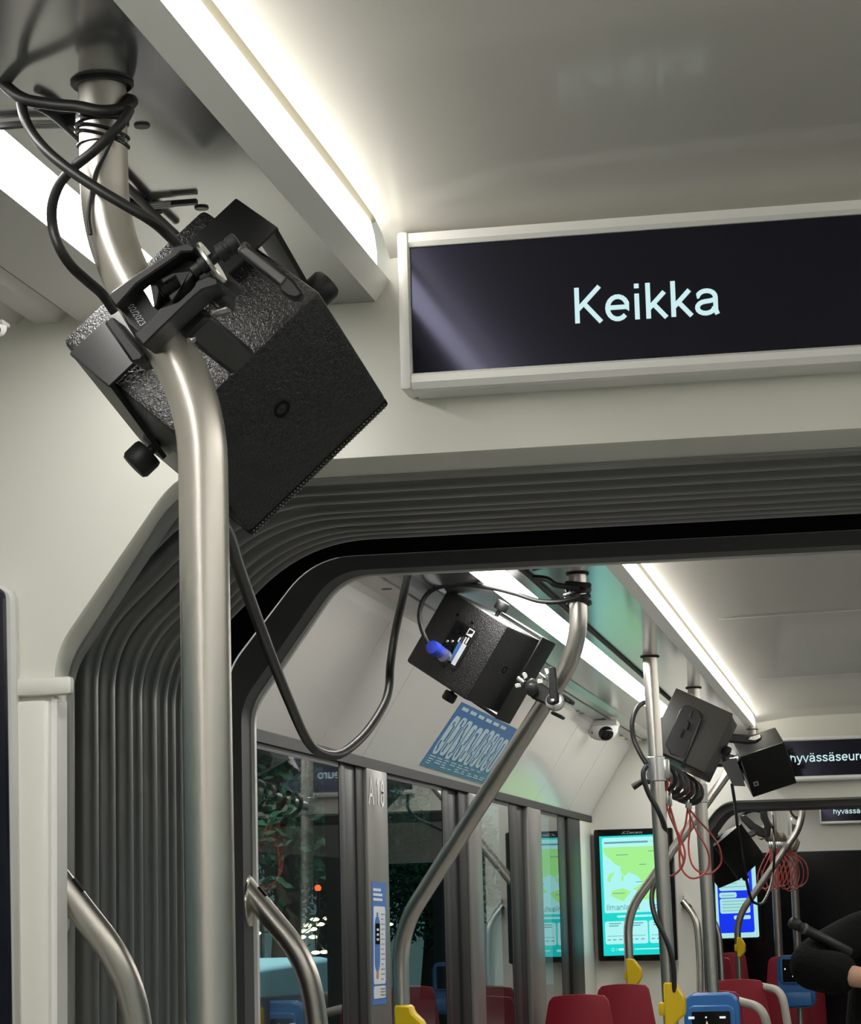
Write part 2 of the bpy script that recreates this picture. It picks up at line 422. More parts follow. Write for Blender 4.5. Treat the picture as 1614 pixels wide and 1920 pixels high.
ceiling_strip(3.27, 8.93, 1, 'strip light along the right ceiling edge beyond the gangway')
ceiling_strip(9.55, 15.95, 0, 'strip light along the ceiling edge in the farthest car')
ceiling_strip(9.55, 15.95, 1, 'strip light along the right ceiling edge in the farthest car')
flush_lamp(-2.9, 2.2, 0, 'flush white lamp in the near side ceiling behind the cable loops')
flush_lamp(-2.9, 2.2, 1, 'flush white lamp in the right side ceiling of the near car')
flush_lamp(3.3, 5.05, 0, 'flush white lamp beyond the gangway, behind the hanging cable top')
flush_lamp(5.06, 8.9, 0, 'longer flush white lamp crossing behind the bent pole beyond the gangway')
flush_lamp(3.3, 8.9, 1, 'flush white lamp in the right side ceiling beyond the gangway')
flush_lamp(9.6, 15.6, 0, 'flush white lamp in the farthest car')

# baffles beside the near side ceiling (hanging channels)
for k, (a, b, c_, d) in enumerate([(-.785, -.794, -.8177, -.826), (-.8295, -.838, -.868, -.876)]):
    struct(strip('trim_2', [(a, .598), (b, LOW+.001), (c_, LOW+.001), (d, .600)], -3, YA, M['baffle']))
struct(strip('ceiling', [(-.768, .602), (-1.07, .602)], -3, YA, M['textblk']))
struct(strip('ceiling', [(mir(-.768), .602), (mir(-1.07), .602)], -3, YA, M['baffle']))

# ---- walls of the near module (behind the camera and beside it)
def window_wall(nm, x, Y0, Y1, panes):
    s = 1 if x > 0 else -1
    w1 = struct(box(nm, (x+s*.03, (Y0+Y1)/2, (H-.55)/2), (.06, Y1-Y0, H-.55), M['cream']))
    w2 = struct(box(nm, (x+s*.03, (Y0+Y1)/2, H+.47), (.06, Y1-Y0, .34), M['cream']))
    ys = [Y0]+[v for p in panes for v in p]+[Y1]
    for i in range(0, len(ys), 2):
        struct(box(nm, (x+s*.03, (ys[i]+ys[i+1])/2, H-.12), (.06, ys[i+1]-ys[i], .86), M['postdk']))
    for i, (a, b) in enumerate(panes):
        p = struct(box('window_%d' % (i+1), (x+s*.04, (a+b)/2, H-.12), (.012, b-a, .86), M['glass']))
window_wall('wall_left', WL, -3, YA, [(-2.6, -.6), (-.4, 1.9)])
window_wall('wall_right', WR, -3, YA, [(-2.6, -.6), (-.4, 1.9)])
window_wall('wall_right', WR, YF, YB, [(3.5, 5.9), (6.2, 8.6)])
struct(box('wall_back', (XC, -3.03, H), (2.4, .06, 3), M['cream']))
struct(box('wall_right', (WR+.03, (YG+YC)/2, H-.3), (.06, YC-YG, 2.2), M['textblk']))
struct(box('wall_left', (WL-.03, (YG+YC)/2, H-.55), (.06, YC-YG, 1.7), M['textblk']))
struct(prism('wall_left', [Vector((-.865, YG, H+.59)), Vector((-.93, YG, H+.52)), Vector((WL, YG, H+.30)), Vector((WL-.06, YG, H+.30)), Vector((WL-.06, YG, H+.59))], (0, YC-YG, 0), M['slope']))
struct(strip('wall_right', [(mir(-.80), .60), (mir(-1.07), .31), (mir(-1.07)+.05, .31)], YF, YC, M['slope']))

# ---- near bulkhead with the chamfered opening
def bulkhead(nm, Y, prof, inner, th, m, mj, top=.70, side=1.2):
    n = len(prof)
    outer = []
    for x, h in prof:          # push each opening point out to the wall rectangle
        outer.append((x, h))
    vs = [(x, Y, H+h) for x, h in prof]; fs = []
    L = [( -side+XC, h) if i < n//2 else (side+XC, h) for i, (x, h) in enumerate(prof)]
    # left side and right side fans: connect to rectangle edges at equal height; above the opening to the ceiling
    k = n//2
    base = len(vs); vs += [(x, Y, H+h) for x, h in L]
    for i in range(n-1):
        if i == k-1: continue
        fs.append((i, i+1, base+i+1, base+i))
    t0 = len(vs); vs += [(-side+XC, Y, H+top), (side+XC, Y, H+top)]
    # the band above the opening
    fs.append((base+k-1, k-1, k, base+k, t0+1, t0))
    # rounded bevel and jamb
    rings = [vs[:n]]
    o = struct(mesh(nm, vs, fs, m))
    j = loft('jamb', [(Y, prof), (Y+.004, [(x*1.0+(0.002 if x > XC else -.002)*-1, h-.002) for x, h in prof]), (Y+th, inner)], mj, o)
    return o
pA = portal(.798, .257, -.668, .4335, .026)
pAi = portal(.8025, .2475, -.682, .4245, .026)
wallA = bulkhead('wall_front', YA, pA, pAi, .05, M['cream'], M['cream'])
# soft flare round the opening: wide rounded moulding of the same cream plastic
def band(nm, W, h1, x2, ht, o_, Y0, Y1, m, parent=None):
    return loft(nm, [(Y0, portal(W, h1, x2, ht, .05)), (Y1, portal(W+o_, h1+o_*.5, x2-o_*.5, ht+o_, .05))], m, parent)
# ledge where the upper panel of the bulkhead meets the pillar below
b = box('ledge', (-.87, YA-.004, H+.2225), (.185, .012, .018), M['cream'], wallA, bevel=.004)
b = box('pillar', (-.856, YA+.000, H-.60), (.112, .018, 1.62), M['cream'], wallA, bevel=.006)
box('pillar_edge', (-.7975, YA+.012, H-.60), (.006, .03, 1.62), M['white'], wallA)

# ---- ring frames and the far frame of the near gangway
fr1 = struct(loft('trim_3', [(2.351, portal(.8065, .249, -.684, .4262, .026)), (2.353, portal(.801, .2465, -.681, .4215, .026)), (2.362, portal(.801, .2465, -.681, .4215, .026)), (2.44, portal(.826, .25, -.695, .4325, .026)), (2.48, portal(.85, .26, -.70, .45, .026))], M['framegrey']))
# bellows: one ribbed rubber fold after another
bt = empty('gangway_bellows', (XC, 2.8, H-1.42), 'ribbed dark grey rubber bellows folding round the gangway behind the bent pole', 'bellows')
CRY = [2.565, 2.648, 2.71, 2.777, 2.815, 2.874, 2.92, 2.955, 2.99]
def pb(o_): return portal(.868+o_, .305+o_*.4, -.705-o_*.4, .458+o_, .052, 10)
for i, y in enumerate(CRY):
    y0 = (CRY[i-1]+y)/2 if i else 2.47; y1 = (CRY[i+1]+y)/2 if i < len(CRY)-1 else 3.03
    ww = min((y-y0)*.85, (y1-y)*.85, .017)
    rr_ = [(y+ww*math.sin(math.radians(a)), pb(.016*(1-math.cos(math.radians(a))))) for a in range(-90, 91, 15)]
    f_ = loft('fold', [(y0, pb(.060)), (y-ww*1.02, pb(.050))]+rr_+[(y+ww*1.02, pb(.050)), (y1, pb(.060))], M['rubber'])
    f_.data.transform(Matrix.Translation((-XC, -2.8, -H+1.42))); f_.parent = bt
s_ = loft('shade_skirt', [(3.03, pb(.060)), (3.06, pb(.10)), (3.19, pb(.10))], M['rubberdk']); s_.data.transform(Matrix.Translation((-XC, -2.8, -H+1.42))); s_.parent = bt  # last piece near-black: the unlit gap behind the folds is painted in
fo = portal(.8635, .318, -.742, .4665, .034, 10); fi = portal(.8478, .2757, -.7166, .4495, .026, 10)
frB = struct(loft('trim_4', [(3.195, portal(1.0, .36, -.80, .60, .08, 10)), (3.19, portal(.90, .33, -.76, .50, .09, 10)), (3.19, portal(.866, .320, -.743, .468, .034, 10))], M['rubberdk']))  # near-black plate: the shadow gap before the frame, put into the colour
loft('frame_face', [(3.188, fo), (3.20, fi), (3.25, fi)], M['framedk'], frB)
loft('inner_lip', [(3.25, portal(.8478, .2757, -.7166, .4495, .026, 10)), (3.251, portal(.843, .273, -.714, .4475, .026, 10)), (3.262, portal(.843, .273, -.714, .4475, .026, 10)), (3.27, portal(.88, .29, -.74, .50, .07, 10))], M['white'], frB)

# ---- left side of the middle module
struct(strip('trim_5', [(-.812, LOW-.002), (-.838, LOW-.006), (-.840, LOW+.004), (-.812, LOW+.006)], YF+.05, YB, M['alu'], closed=True))
struct(strip('ceiling', [(-.8405, LOW+.02), (-.8415, LOW-.001), (-.862, LOW-.006), (-.863, LOW+.012)], YF+.05, YB, M['slope']))
struct(strip('ceiling', [(-.866, LOW+.012), (-.867, LOW-.008), (-.905, .574), (-.915, .564), (-.925, .545)], YF+.05, YB, M['slope']))
# sloping panels over the windows, one after another with fine joints
SL0, SL1 = Vector((-.925, .545)), Vector((WL, .335))
wl = struct(strip('wall_left', [(-.93, .56), (-.935, .545), (WL-.012, .335), (WL-.06, .335)], YF+.05, YB, M['textblk']))
joints = [3.3, 4.62, 5.02, 7.55, 8.35, 8.99]
for a, b in zip(joints, joints[1:]):
    o = strip('panel', [(-.925, .545), (-.95, .507), (WL, .312), (WL-.006, .312), (-.956, .507), (-.931, .545)], a+.0025, b-.0025, M['slope'], wl, closed=True)
hd = struct(strip('trim_6', [(WL+.004, .3115), (WL+.004, .290), (WL-.03, .288), (WL-.03, .3115)], YF+.05, YB, M['postdk'], closed=True))
struct(strip('wall_left', [(WL, -.50), (WL-.06, -.50), (WL-.06, -1.42), (WL, -1.42)], YF, YB, M['cream'], closed=True))
def post(a, b, x, m, nm='trim_7'):
    return struct(box(nm, (x-.009, (a+b)/2, H-.105), (.018, b-a, .79), m, bevel=.003))
PY = [4.82, 5.04, 5.25, 5.97, 6.32, 6.5, 7.05, 7.37, 7.65, 8.11, 8.36, 8.68]
post(3.2, 3.42, WL, M['postgrey'])
post(4.86, 4.97, WL-.008, M['rubwin']); post(4.815, 4.86, WL-.004, M['postdk']); post(4.97, 5.04, WL-.004, M['postdk'])
silver = post(5.04, 5.25, WL+.004, M['postgrey'])
post(5.97, 6.06, WL-.006, M['postdk']); post(6.06, 6.2, WL-.012, M['rubwin']); post(6.2, 6.32, WL-.004, M['postdk'])
silver2 = post(6.32, 6.5, WL+.004, M['postgrey'])
post(7.05, 7.2, WL-.004, M['postdk']); post(7.2, 7.37, WL-.012, M['rubwin']); post(7.37, 7.65, WL+.004, M['postgrey'])
post(8.11, 8.36, WL-.012, M['rubwin']); post(8.36, 8.68, WL-.002, M['postdk']); post(8.68, 9.0, WL, M['cream'])
for i, (a, b) in enumerate([(3.42, 4.815), (5.25, 5.97), (6.5, 7.05), (7.65, 8.11)]):
    wd = struct(box('window_%d' % (i+1), (WL-.008, (a+b)/2, H-.105), (.008, b-a, .80), M['glass']))
    bm = bmesh.new()
    bmbox(bm, (WL-.018, (a+b)/2, H+.285), (.03, b-a, .012)); bmbox(bm, (WL-.018, (a+b)/2, H-.49), (.03, b-a, .03))
    bmbox(bm, (WL-.018, b-.008, H-.105), (.03, .014, .79))
    frombm('frame', bm, M['rubwin'], wd)

# ---- second bulkhead, gangway and third module
pB = portal(.682, .238, -.59, .352, .035); pBi = portal(.689, .235, -.60, .345, .035)
wallB = bulkhead('wall_middle', YB, pB, pBi, .05, M['cream'], M['cream'])
fB = struct(loft('trim_8', [(YB+.05, portal(.69, .236, -.60, .346, .035)), (YB+.052, portal(.655, .222, -.578, .322, .03)), (YB+.10, portal(.655, .222, -.578, .322, .03)), (YG, portal(.66, .222, -.58, .325, .03)), (YG, portal(1.2, .5, -1.0, .7, .03))], M['framedk']))
wallC = struct(mesh('wall_front', [(-1.1, YC, 0), (1.25, YC, 0), (1.25, YC, H+.29), (-1.1, YC, H+.29), (1.25, YC, H+.66), (-1.1, YC, H+.66)], [(3, 2, 4, 5)], M['cream']))
struct(box('door_1', (XC, YC+.05, (H+.29)/2), (2.3, .08, H+.285), M['screenblk']))
for k, (x0, x1) in enumerate([(-.62, -.06), (-.02, .9)]):
    pane = box('pane', ((x0+x1)/2, YC+.004, H-.22), (x1-x0, .012, .86), M['screenblk'], bpy.data.objects['door_1'])

# ================================================================== DISPLAYS
def display(name, Y, x0, htop, hbot, W, words, tx, tbase, tsize, label, full=True):
    """long passenger display over a gangway: white extruded frame, glossy black screen, lit words"""
    t = Thing(name, (x0+W/2, Y, H+hbot-.016), label, 'display', 'passenger displays over the gangways')
    F_ = Y-.002
    pr = [(htop, 0), (htop+.004, -.004), (htop+.0125, -.004), (htop+.0135, 0), (htop+.0135, .04), (htop, .04)]
    def rail(nm, prof):
        n = len(prof); vs = [(x, Y+d, H+h) for x in (x0-.001, x0+W) for h, d in prof]
        fs = [(i, (i+1) % n, n+(i+1) % n, n+i) for i in range(n)]+[tuple(range(n)), tuple(range(n, 2*n))[::-1]]
        return mesh(nm, vs, fs, M['white'])
    t.add(rail('frame', pr))
    t.add(rail('frame', [(hbot, 0), (hbot-.003, -.005), (hbot-.010, -.006), (hbot-.016, -.002), (hbot-.0175, .004), (hbot-.0175, .04), (hbot, .04)]))
    t.add(box('end_cap', (x0-.0065, Y+.016, H+(htop+hbot)/2-.001), (.011, .045, htop-hbot+.031), M['white'], bevel=.0035))
    t.add(box('end_cap', (x0+W+.0065, Y+.016, H+(htop+hbot)/2-.001), (.011, .045, htop-hbot+.031), M['white'], bevel=.0035))
    t.add(box('screen', (x0+W/2, Y+.008, H+(htop+hbot)/2), (W, .01, htop-hbot), M['glossblk']))
    t.add(text('words', words, (tx, Y+.0022, H+tbase), (1, 0, 0), (0, 0, 1), tsize, M['ledtext'], depth=.0004), 'lit white words')
    return t
display('passenger_display', 2.262, -.425, .6300, .5050, .95, 'Keikka', -.2710, .5437, .0484, 'long black display reading Keikka in a white frame on the near bulkhead')
display('passenger_display', 8.95, -.425, .5560, .4290, .95, 'hyvässäseuro', -.338, .4800, .0440, 'black display reading hyvässäseuro over the second gangway, behind the smallest cube loudspeaker')
display('passenger_display', 15.98, -.420, .6000, .4740, .95, 'hyvässäseuro', -.345, .5200, .0470, 'farthest black display reading hyvässäs on the white end wall')

# ================================================================== POLES
def ring(t, c, r, name='ceiling_ring'):
    t.add(lathe(name, [(r*1.02, .0), (r*1.30, .0), (r*1.32, -.0015), (r*1.22, -.0032), (r*1.04, -.0026)], c, (0, 0, 1), M['satinblk'], n=28), 'black ring where the pole meets the ceiling')
def pole(label, pts, r, fl, ringat=None, name='grab_pole', group='steel grab poles'):
    t = Thing(name, (pts[-1].x, pts[-1].y, pts[-1].z), label, 'pole', group)
    t.add(tube('tube', fillet(pts, fl, 10), r, M['steel'], n=24))
    if ringat is not None: ring(t, ringat, r)
    return t
Y1 = 1.617; r1 = .0172
top = at(195, 150, Y=Y1); top.z = H+LOW+.01
p1b = at(204, 455, Y=Y1); p1c = at(367, 752, Y=Y1); foot = at(384, 1100, Y=Y1)
foot2 = Vector((foot.x+.0065, Y1, .0))
p1c.x = foot.x - .0005
top.x = at(192, 330, Y=Y1).x; p1b.x = top.x+.002
pole('nearest thick steel pole with a double bend, wrapped with cables at its top', [top, p1b, p1c, foot2], r1, .045, Vector((top.x, Y1, H+LOW)))
Y2 = 4.374
q0 = at(1085, 1075, Y=Y2); q0.z = H+LOW+.01; q1 = at(1087, 1215, Y=Y2); q2 = at(742, 1745, Y=4.7); q3 = at(753, 1900, Y=4.7); q4 = Vector((q3.x, 4.7, 0))
q0.x = q1.x
q2.x = q3.x
pole('bent steel pole beyond the gangway slanting down left beside the blue poster', [q0, q1, q2, q4], .0162, .075, Vector((q0.x, Y2, H+LOW)))
Y3 = 5.957
a0 = at(1218, 1231, Y=Y3); a0.z = H+LOW+.01; a1 = at(1258, 1918, Y=Y3); a1 = a0+(a1-a0)*((a0.z)/(a0.z-a1.z))
p3d = (a1-a0).normalized()
pole('tall straight steel pole with a chrome clamp holding the red cable loops', [a0, a1], .0178, .01, a0-Vector((0, 0, .01)))
Y4 = 6.9
b0 = at(1300, 1290, Y=Y4); b0.z = H+LOW+.01; b1 = at(1338, 1880, Y=Y4); b1 = b0+(b1-b0)*(b0.z/(b0.z-b1.z))
pole('straight steel pole standing behind the blue ticket reader', [b0, b1], .0172, .01, b0-Vector((0, 0, .01)))
Y5 = 8.70
c0 = at(1410, 1330, Y=Y5); c0.z = H+LOW+.01; c1 = at(1411, 1385, Y=Y5); c2 = at(1173, 1712, Y=Y5); c3 = at(1181, 1850, Y=Y5); c4 = Vector((c3.x, Y5, 0)); c0.x = c1.x; c2.x = c3.x
pole('thin bent steel pole slanting across the lit map screen', [c0, c1, c2, c4], .0158, .08, Vector((c0.x, Y5, H+LOW)))
Y6 = 11.2
d1 = at(1505, 1545, Y=Y6); d2 = at(1380, 1722, Y=Y6); d3 = at(1386, 1830, Y=Y6); d2.x = d3.x; d0 = Vector((d1.x, Y6, H+LOW+.01)); 
pole('thin bent steel pole slanting across the blue screen', [d0, d1, d2, Vector((d3.x, Y6, 0))], .0150, .08, Vector((d0.x, Y6, H+LOW)))
for k, (u, lab, yy) in enumerate([(1449, 'straight steel pole at the left end of the rolled canvas', 11.75), (1484, 'straight steel pole behind the bunch of red cable loops', 11.9)]):
    e = at(u, 1560, Y=yy); pole(lab, [Vector((e.x, yy, H+LOW+.01)), Vector((e.x+.004, yy, 0))], .0185, .01, Vector((e.x, yy, H+LOW)))

# grab handles springing from the gangway jambs
def handle(label, pts, r, plate_c, plate_n, ph, pw):
    t = Thing('grab_bar', pts[-1], label, 'handle', 'bent steel grab handles on the jambs')
    t.add(tube('tube', fillet(pts, .07, 10), r, M['steel'], n=20))
    pc = Vector(plate_c); bm = bmesh.new(); n = 28
    vs0 = [bm.verts.new(pc+Vector((0, pw*math.cos(2*PI*k/n), ph*math.sin(2*PI*k/n)))) for k in range(n)]
    vs1 = [bm.verts.new(pc+Vector((.004, pw*.95*math.cos(2*PI*k/n), ph*.96*math.sin(2*PI*k/n)))) for k in range(n)]
    bm.faces.new(vs0); bm.faces.new(vs1[::-1])
    for k in range(n): bm.faces.new((vs0[k], vs0[(k+1) % n], vs1[(k+1) % n], vs1[k]))
    t.add(frombm('wall_plate', bm, M['steelb'], auto=True))
    s = (pts[1]-pts[0]).normalized()
    c = pts[0]+s*.030+Vector((s.z, 0, -s.x))*(r*-.96)
    t.add(box('slot', c, (.016, r*.9, .003), M['rubberdk'], R=Vector((1, 0, 0)).rotation_difference(s).to_matrix()), 'small dark slot in the tube')
    return t
hA = [at(114, 1660, Y=2.335)+Vector((-.012, 0, .016)), at(240, 1820, Y=2.36), at(270, 1990, Y=2.38), at(272, 2300, Y=2.38), at(150, 2420, Y=2.34)]
handle('near steel grab handle bending down from the white pillar at lower left', hA, .0142, at(112, 1688, Y=2.335), None, .035, .030)
hB = [at(468, 1672, Y=3.235)+Vector((-.012, 0, .014)), at(574, 1800, Y=3.24), at(598, 1930, Y=3.25), at(600, 2150, Y=3.25), at(490, 2220, Y=3.24)]
handle('second steel grab handle in front of the first window pane', hB, .0150, at(466, 1690, Y=3.235), None, .035, .030)
hC = [at(1280, 1690, Y=8.98), at(1306, 1722, Y=8.96), at(1312, 1800, Y=8.96), at(1312, 1900, Y=8.96), at(1290, 1925, Y=8.98)]
handle('far left steel grab handle on the jamb beside the lit map screen', hC, .0125, at(1281, 1692, Y=8.99), None, .03, .02)
hD = [at(1325, 1705, Y=9.43), at(1347, 1745, Y=9.44), at(1353, 1830, Y=9.44), at(1353, 1900, Y=9.44), at(1334, 1925, Y=9.43)]
handle('far steel grab handle in front of the blue screen edge', hD, .0125, at(1326, 1707, Y=9.44), None, .03, .02)

# ================================================================== LOUDSPEAKERS
def speaker(label, ctr, dims, Rm, base, bext, knob, stand=.10, panel=False, grille_mark=False, off=0.0, front=1, rails=None, group='black cube loudspeakers'):
    """built in its own frame (a sideways between the bracket arms, b, c towards the grille), then turned into place"""
    da, db, dc = [d/2 for d in dims]
    R = Matrix(Rm); ctr = Vector((ctr[0], ctr[1], ctr[2]+H))
    root = empty('loudspeaker', ctr, label, 'loudspeaker', group, R)
    f = front
    bm = bmesh.new(); bmbox(bm, (0, 0, -.002*f), (da*2, db*2, dc*2-.006)); bev(bm, .005, 2)
    cab = frombm('cabinet', bm, M['wrinkle'], root, auto=True)
    # perforated grille: a wrapped steel sheet with rows of holes round its rim
    bm = bmesh.new(); bmbox(bm, (0, 0, (dc-.004)*f), (da*2-.001, db*2-.001, .009)); bev(bm, .003, 2)
    gr = frombm('grille', bm, M['grille'], root, auto=True)
    bm = bmesh.new()
    for side in (1, -1):
        for row in range(2):
            n = 46
            for k in range(n):
                x = -da*.96+2*da*.96*(k+.5*row)/n
                bmlathe(bm, [(.0011, 0), (.0009, .0006)], (x, side*(db-.0005), (dc-.0020-.0030*row)*f), (0, side, 0), 6)
    h_ = frombm('grille_hole', bm, M['zinc'], gr); h_['kind'] = 'stuff'
    if grille_mark:
        tag(box('badge', (-da*.70, -db*.42, (dc+.0009)*f), (.016, .016, .0012), M['alu'], root), 'small silver square badge')
        box('badge_face', (-da*.70, -db*.42, (dc+.0016)*f), (.009, .009, .0008), M['satinblk'], root)
    # threaded insert on the +b face
    lathe('insert', [(.0075, 0), (.0075, .0012), (.0050, .0012), (.0048, -.006)], (da*.02, db-.0006, -dc*.12), (0, 1, 0), M['rubberdk'], root)
    # U-shaped bracket: base plate and two arms, bent from one sheet
    ae = da*(1+stand)+.002
    if base == 'c':
        lo, hi = bext; bc = -(dc+.010)*f
        cb = (lo+hi)/2*db; wb = (hi-lo)*db
        br = box('bracket', (off*da, cb, bc), (ae*2+.006, wb, .004), M['satinblk'], root, bevel=.0015)
        for s in (-1, 1):
            bm = bmesh.new()
            xa = s*ae+off*da; pts = [(xa, cb-wb/2, bc), (xa, cb+wb/2, bc), (xa, cb+wb*.30, bc+dc*1.45*f), (xa, cb-wb*.05, bc+dc*1.55*f), (xa, cb-wb*.34, bc+dc*1.40*f)]
            va = [bm.verts.new((p[0]-.002, p[1], p[2])) for p in pts]; vb = [bm.verts.new((p[0]+.002, p[1], p[2])) for p in pts]
            bm.faces.new(va); bm.faces.new(vb[::-1])
            for i in range(5): bm.faces.new((va[i], va[(i+1) % 5], vb[(i+1) % 5], vb[i]))
            frombm('bracket_arm', bm, M['satinblk'], root)
    else:
        lo, hi = bext; bc = db+.011
        cb = (lo+hi)/2*dc; wb = (hi-lo)*dc
        br = box('bracket', (0, bc, cb), (ae*2+.006, .004, wb), M['satinblk'], root, bevel=.0015)
        for s in (-1, 1):
            bm = bmesh.new()
            pts = [(s*ae, bc, cb-wb/2), (s*ae, bc, cb+wb/2), (s*ae, -db*.25, cb+wb*.30), (s*ae, -db*.40, cb), (s*ae, -db*.25, cb-wb*.30)]
            va = [bm.verts.new((p[0]-.002, p[1], p[2])) for p in pts]; vb = [bm.verts.new((p[0]+.002, p[1], p[2])) for p in pts]
            bm.faces.new(va); bm.faces.new(vb[::-1])
            for i in range(5): bm.faces.new((va[i], va[(i+1) % 5], vb[(i+1) % 5], vb[i]))
            frombm('bracket_arm', bm, M['satinblk'], root)
    for s in (-1, 1):
        kb, kc = knob
        k = lathe('knob', [(.004, -.014), (.004, .002), (.0125, .003), (.0135, .006), (.0135, .018), (.0115, .021), (.004, .0215)], (s*(ae+.002)+off*da, kb*db, kc*dc), (s, 0, 0), M['plastblk'], root, 18)
    if panel:
        z = -dc*f; e = -.0012*f
        # recessed connector panel on the back
        pn = box('connector_panel', (0, 0, z-.0004*f), (da*.98, db*.62, .003), M['rubberdk'], root)
        for (aa, bb, ww, hh) in ((0, db*.34, da*1.04, .004), (0, -db*.34, da*1.04, .004), (da*.51, 0, .004, db*.68), (-da*.51, 0, .004, db*.68)):
            box('panel_rim', (aa, bb, z-.001*f), (ww, hh, .004), M['satinblk'], root, bevel=.001)
        for (aa, rr) in ((da*.28, .0125), (-da*.24, .0125)):
            lathe('socket', [(rr, 0), (rr, .003), (rr*.75, .003), (rr*.72, .001), (rr*.4, .001), (rr*.38, .004), (.001, .004)], (aa, -db*.08, z-.001*f), (0, 0, -f), M['screenblk'], root, 20)
        for (aa, bb) in ((0, -db*.02), (-da*.06, -db*.14)):
            lathe('screw', [(.0032, 0), (.0032, .002), (.002, .003)], (aa, bb-db*.08, z-.002*f), (0, 0, -f), M['zinc'], root, 10)
        for (aa, bb) in ((da*.62, db*.1), (-da*.62, 0), (da*.6, -db*.36), (-da*.56, db*.30)):
            lathe('bolt', [(.003, 0), (.0028, .0015)], (aa, bb, z), (0, 0, -f), M['screenblk'], root, 8)
        lb = box('rating_plate', (-da*.18, db*.235, z-.0028*f), (da*.56, db*.13, .0006), M['stickwhite'], root)
        box('plate_band', (-da*.17, db*.11, z-.0028*f), (da*.5, db*.09, .0006), M['stickblue'], root)
        ff = Frame((da*.46, db*.26, z-.0024*f), (-1, 0, 0), (0, -1, 0), (0, 0, -1))
        # white badge: square with an inner notch, and small print
        lg = bmesh.new(); bmbox(lg, (da*.40, db*.22, z-.0026*f), (.014, .014, .0006)); frombm('badge', lg, M['print'], root)
        lg = bmesh.new(); a_ = [lg.verts.new((da*.40+x, db*.22+y, z-.0032*f)) for x, y in ((-.005, -.005), (.005, -.005), (.005, .005), (.0, .005))]; lg.faces.new(a_); frombm('badge_face', lg, M['plastblk'], root)
        for k in range(4):
            box('print_line', (da*(.20-.02*k), db*(.25-.07*k), z-.0026*f), (da*.16, .003, .0005), M['print'] if k != 2 else M['cablegrey'], root)
    return root, R, ctr
S1 = .92
sp1, R1, C1 = speaker('largest black cube loudspeaker hanging behind the nearest bent pole',
    (-.5518*S1, 2.05*S1, .4698*S1), (.1722*S1, .1753*S1, .1658*S1),
    ((.6984, .693, .179), (.1881, -.419, .8883), (.6905, -.5867, -.4229)), 'c', (-.60, .12), (-.22, .30), stand=.10, off=.08)
sp2, R2, C2 = speaker('black cube loudspeaker with a blue plug in its back, on the slanting pole',
    (-.755, 4.6, .476), (.1589, .1568, .1605),
    ((.54, .779, .319), (-.065, -.339, .938), (.839, -.527, -.132)), 'b', (.40, 1.12), (-.12, .15), stand=.06, panel=True)
S3 = .975
sp3, R3, C3 = speaker('grey-black box loudspeaker seen from behind its bracket, beside the tall pole',
    (-.4975*S3, 6.6*S3, .4314*S3), (.1476, .1719, .1646),
    ((.8879, .4585, -.0374), (-.0893, .0921, -.9917), (-.4512, .8839, .1227)), 'c', (-.98, .98), (0, 0), stand=.03, front=-1)
S4 = 1.08
sp4, R4, C4 = speaker('black cube loudspeaker with a small square badge, in front of the far display',
    (-.374*S4, 7.8*S4, .4226*S4), (.1441*S4, .1433*S4, .1432*S4),
    ((.9522, -.2126, .2196), (.1041, -.4499, -.887), (.2873, .8674, -.4062)), 'c', (-.55, .25), (0, -.2), stand=.06, grille_mark=True)
sp5, R5, C5 = speaker('black loudspeaker hanging corner-down in front of the blue screen',
    (-.6144, 9.7, .1651), (.1611, .1613, .1612),
    ((.5454, .6329, .5495), (.1788, .5527, -.814), (-.8189, .5422, .1882)), 'c', (-.4, .4), (0, 0), stand=.06)

# ================================================================== CLAMPS
def c8(l): return [(180+x*.285, 420+y*.285) for x, y in l]
k1 = Thing('pole_clamp', at(318, 560, Y=1.60), 'large black hook clamp marked 02/2023 on the nearest pole', 'clamp', 'black pole clamps')
k1.add(pprism('body', c8([(120, 500), (270, 370), (500, 215), (700, 250), (770, 340), (640, 430), (400, 600), (300, 740), (210, 660)]), 1.590, .010, M['clampblk'], bevel=.001))
k1.add(pprism('rail', c8([(85, 482), (95, 448), (240, 342), (480, 190), (500, 150), (600, 120), (655, 150), (640, 185), (560, 186), (530, 215), (270, 392), (130, 548)]), 1.572, .030, M['clampblk'], bevel=.0012))
k1.add(pprism('rail', c8([(250, 722), (385, 590), (430, 545), (540, 512), (640, 420), (660, 372), (740, 338), (800, 358), (805, 402), (700, 432), (640, 482), (420, 692), (310, 802)]), 1.572, .030, M['clampblk'], bevel=.0012))
k1.add(pprism('saddle', c8([(45, 640), (100, 600), (320, 860), (300, 900), (235, 915)]), 1.606, .03, M['clampblk'], bevel=.002))
k1.add(pprism('socket_block', c8([(420, 360), (500, 318), (620, 300), (650, 330), (560, 430), (500, 520), (470, 470), (560, 410), (520, 345), (440, 395)]), 1.578, .02, M['plastblk'], bevel=.001))
fx = lambda x, y, Y: at(180+x*.285, 420+y*.285, Y=Y)
b0 = fx(318, 440, 1.585); b1 = fx(395, 540, 1.585)
k1.add(prism('bolt_head', [fx(x, y, 1.577) for x, y in [(313, 435), (360, 398), (405, 395), (420, 440), (400, 545), (375, 540)]], (0, .018, 0), M['plastblk'], bevel=.001))
k1.add(prism('nut_face', [fx(x, y, 1.5765) for x, y in [(313, 436), (358, 400), (372, 470), (384, 540), (376, 545), (340, 480)]], (0, .012, 0), M['zinc']), 'bright nut edge')
ax = (fx(520, 400, 1.58)-fx(400, 480, 1.58)).normalized()
bm = bmesh.new(); L_ = (fx(560, 380, 1.585)-fx(395, 480, 1.585)).length
pr = [(.0052, 0)]
for k in range(9): pr += [(.0060, L_*k/9), (.0050, L_*(k+.5)/9)]
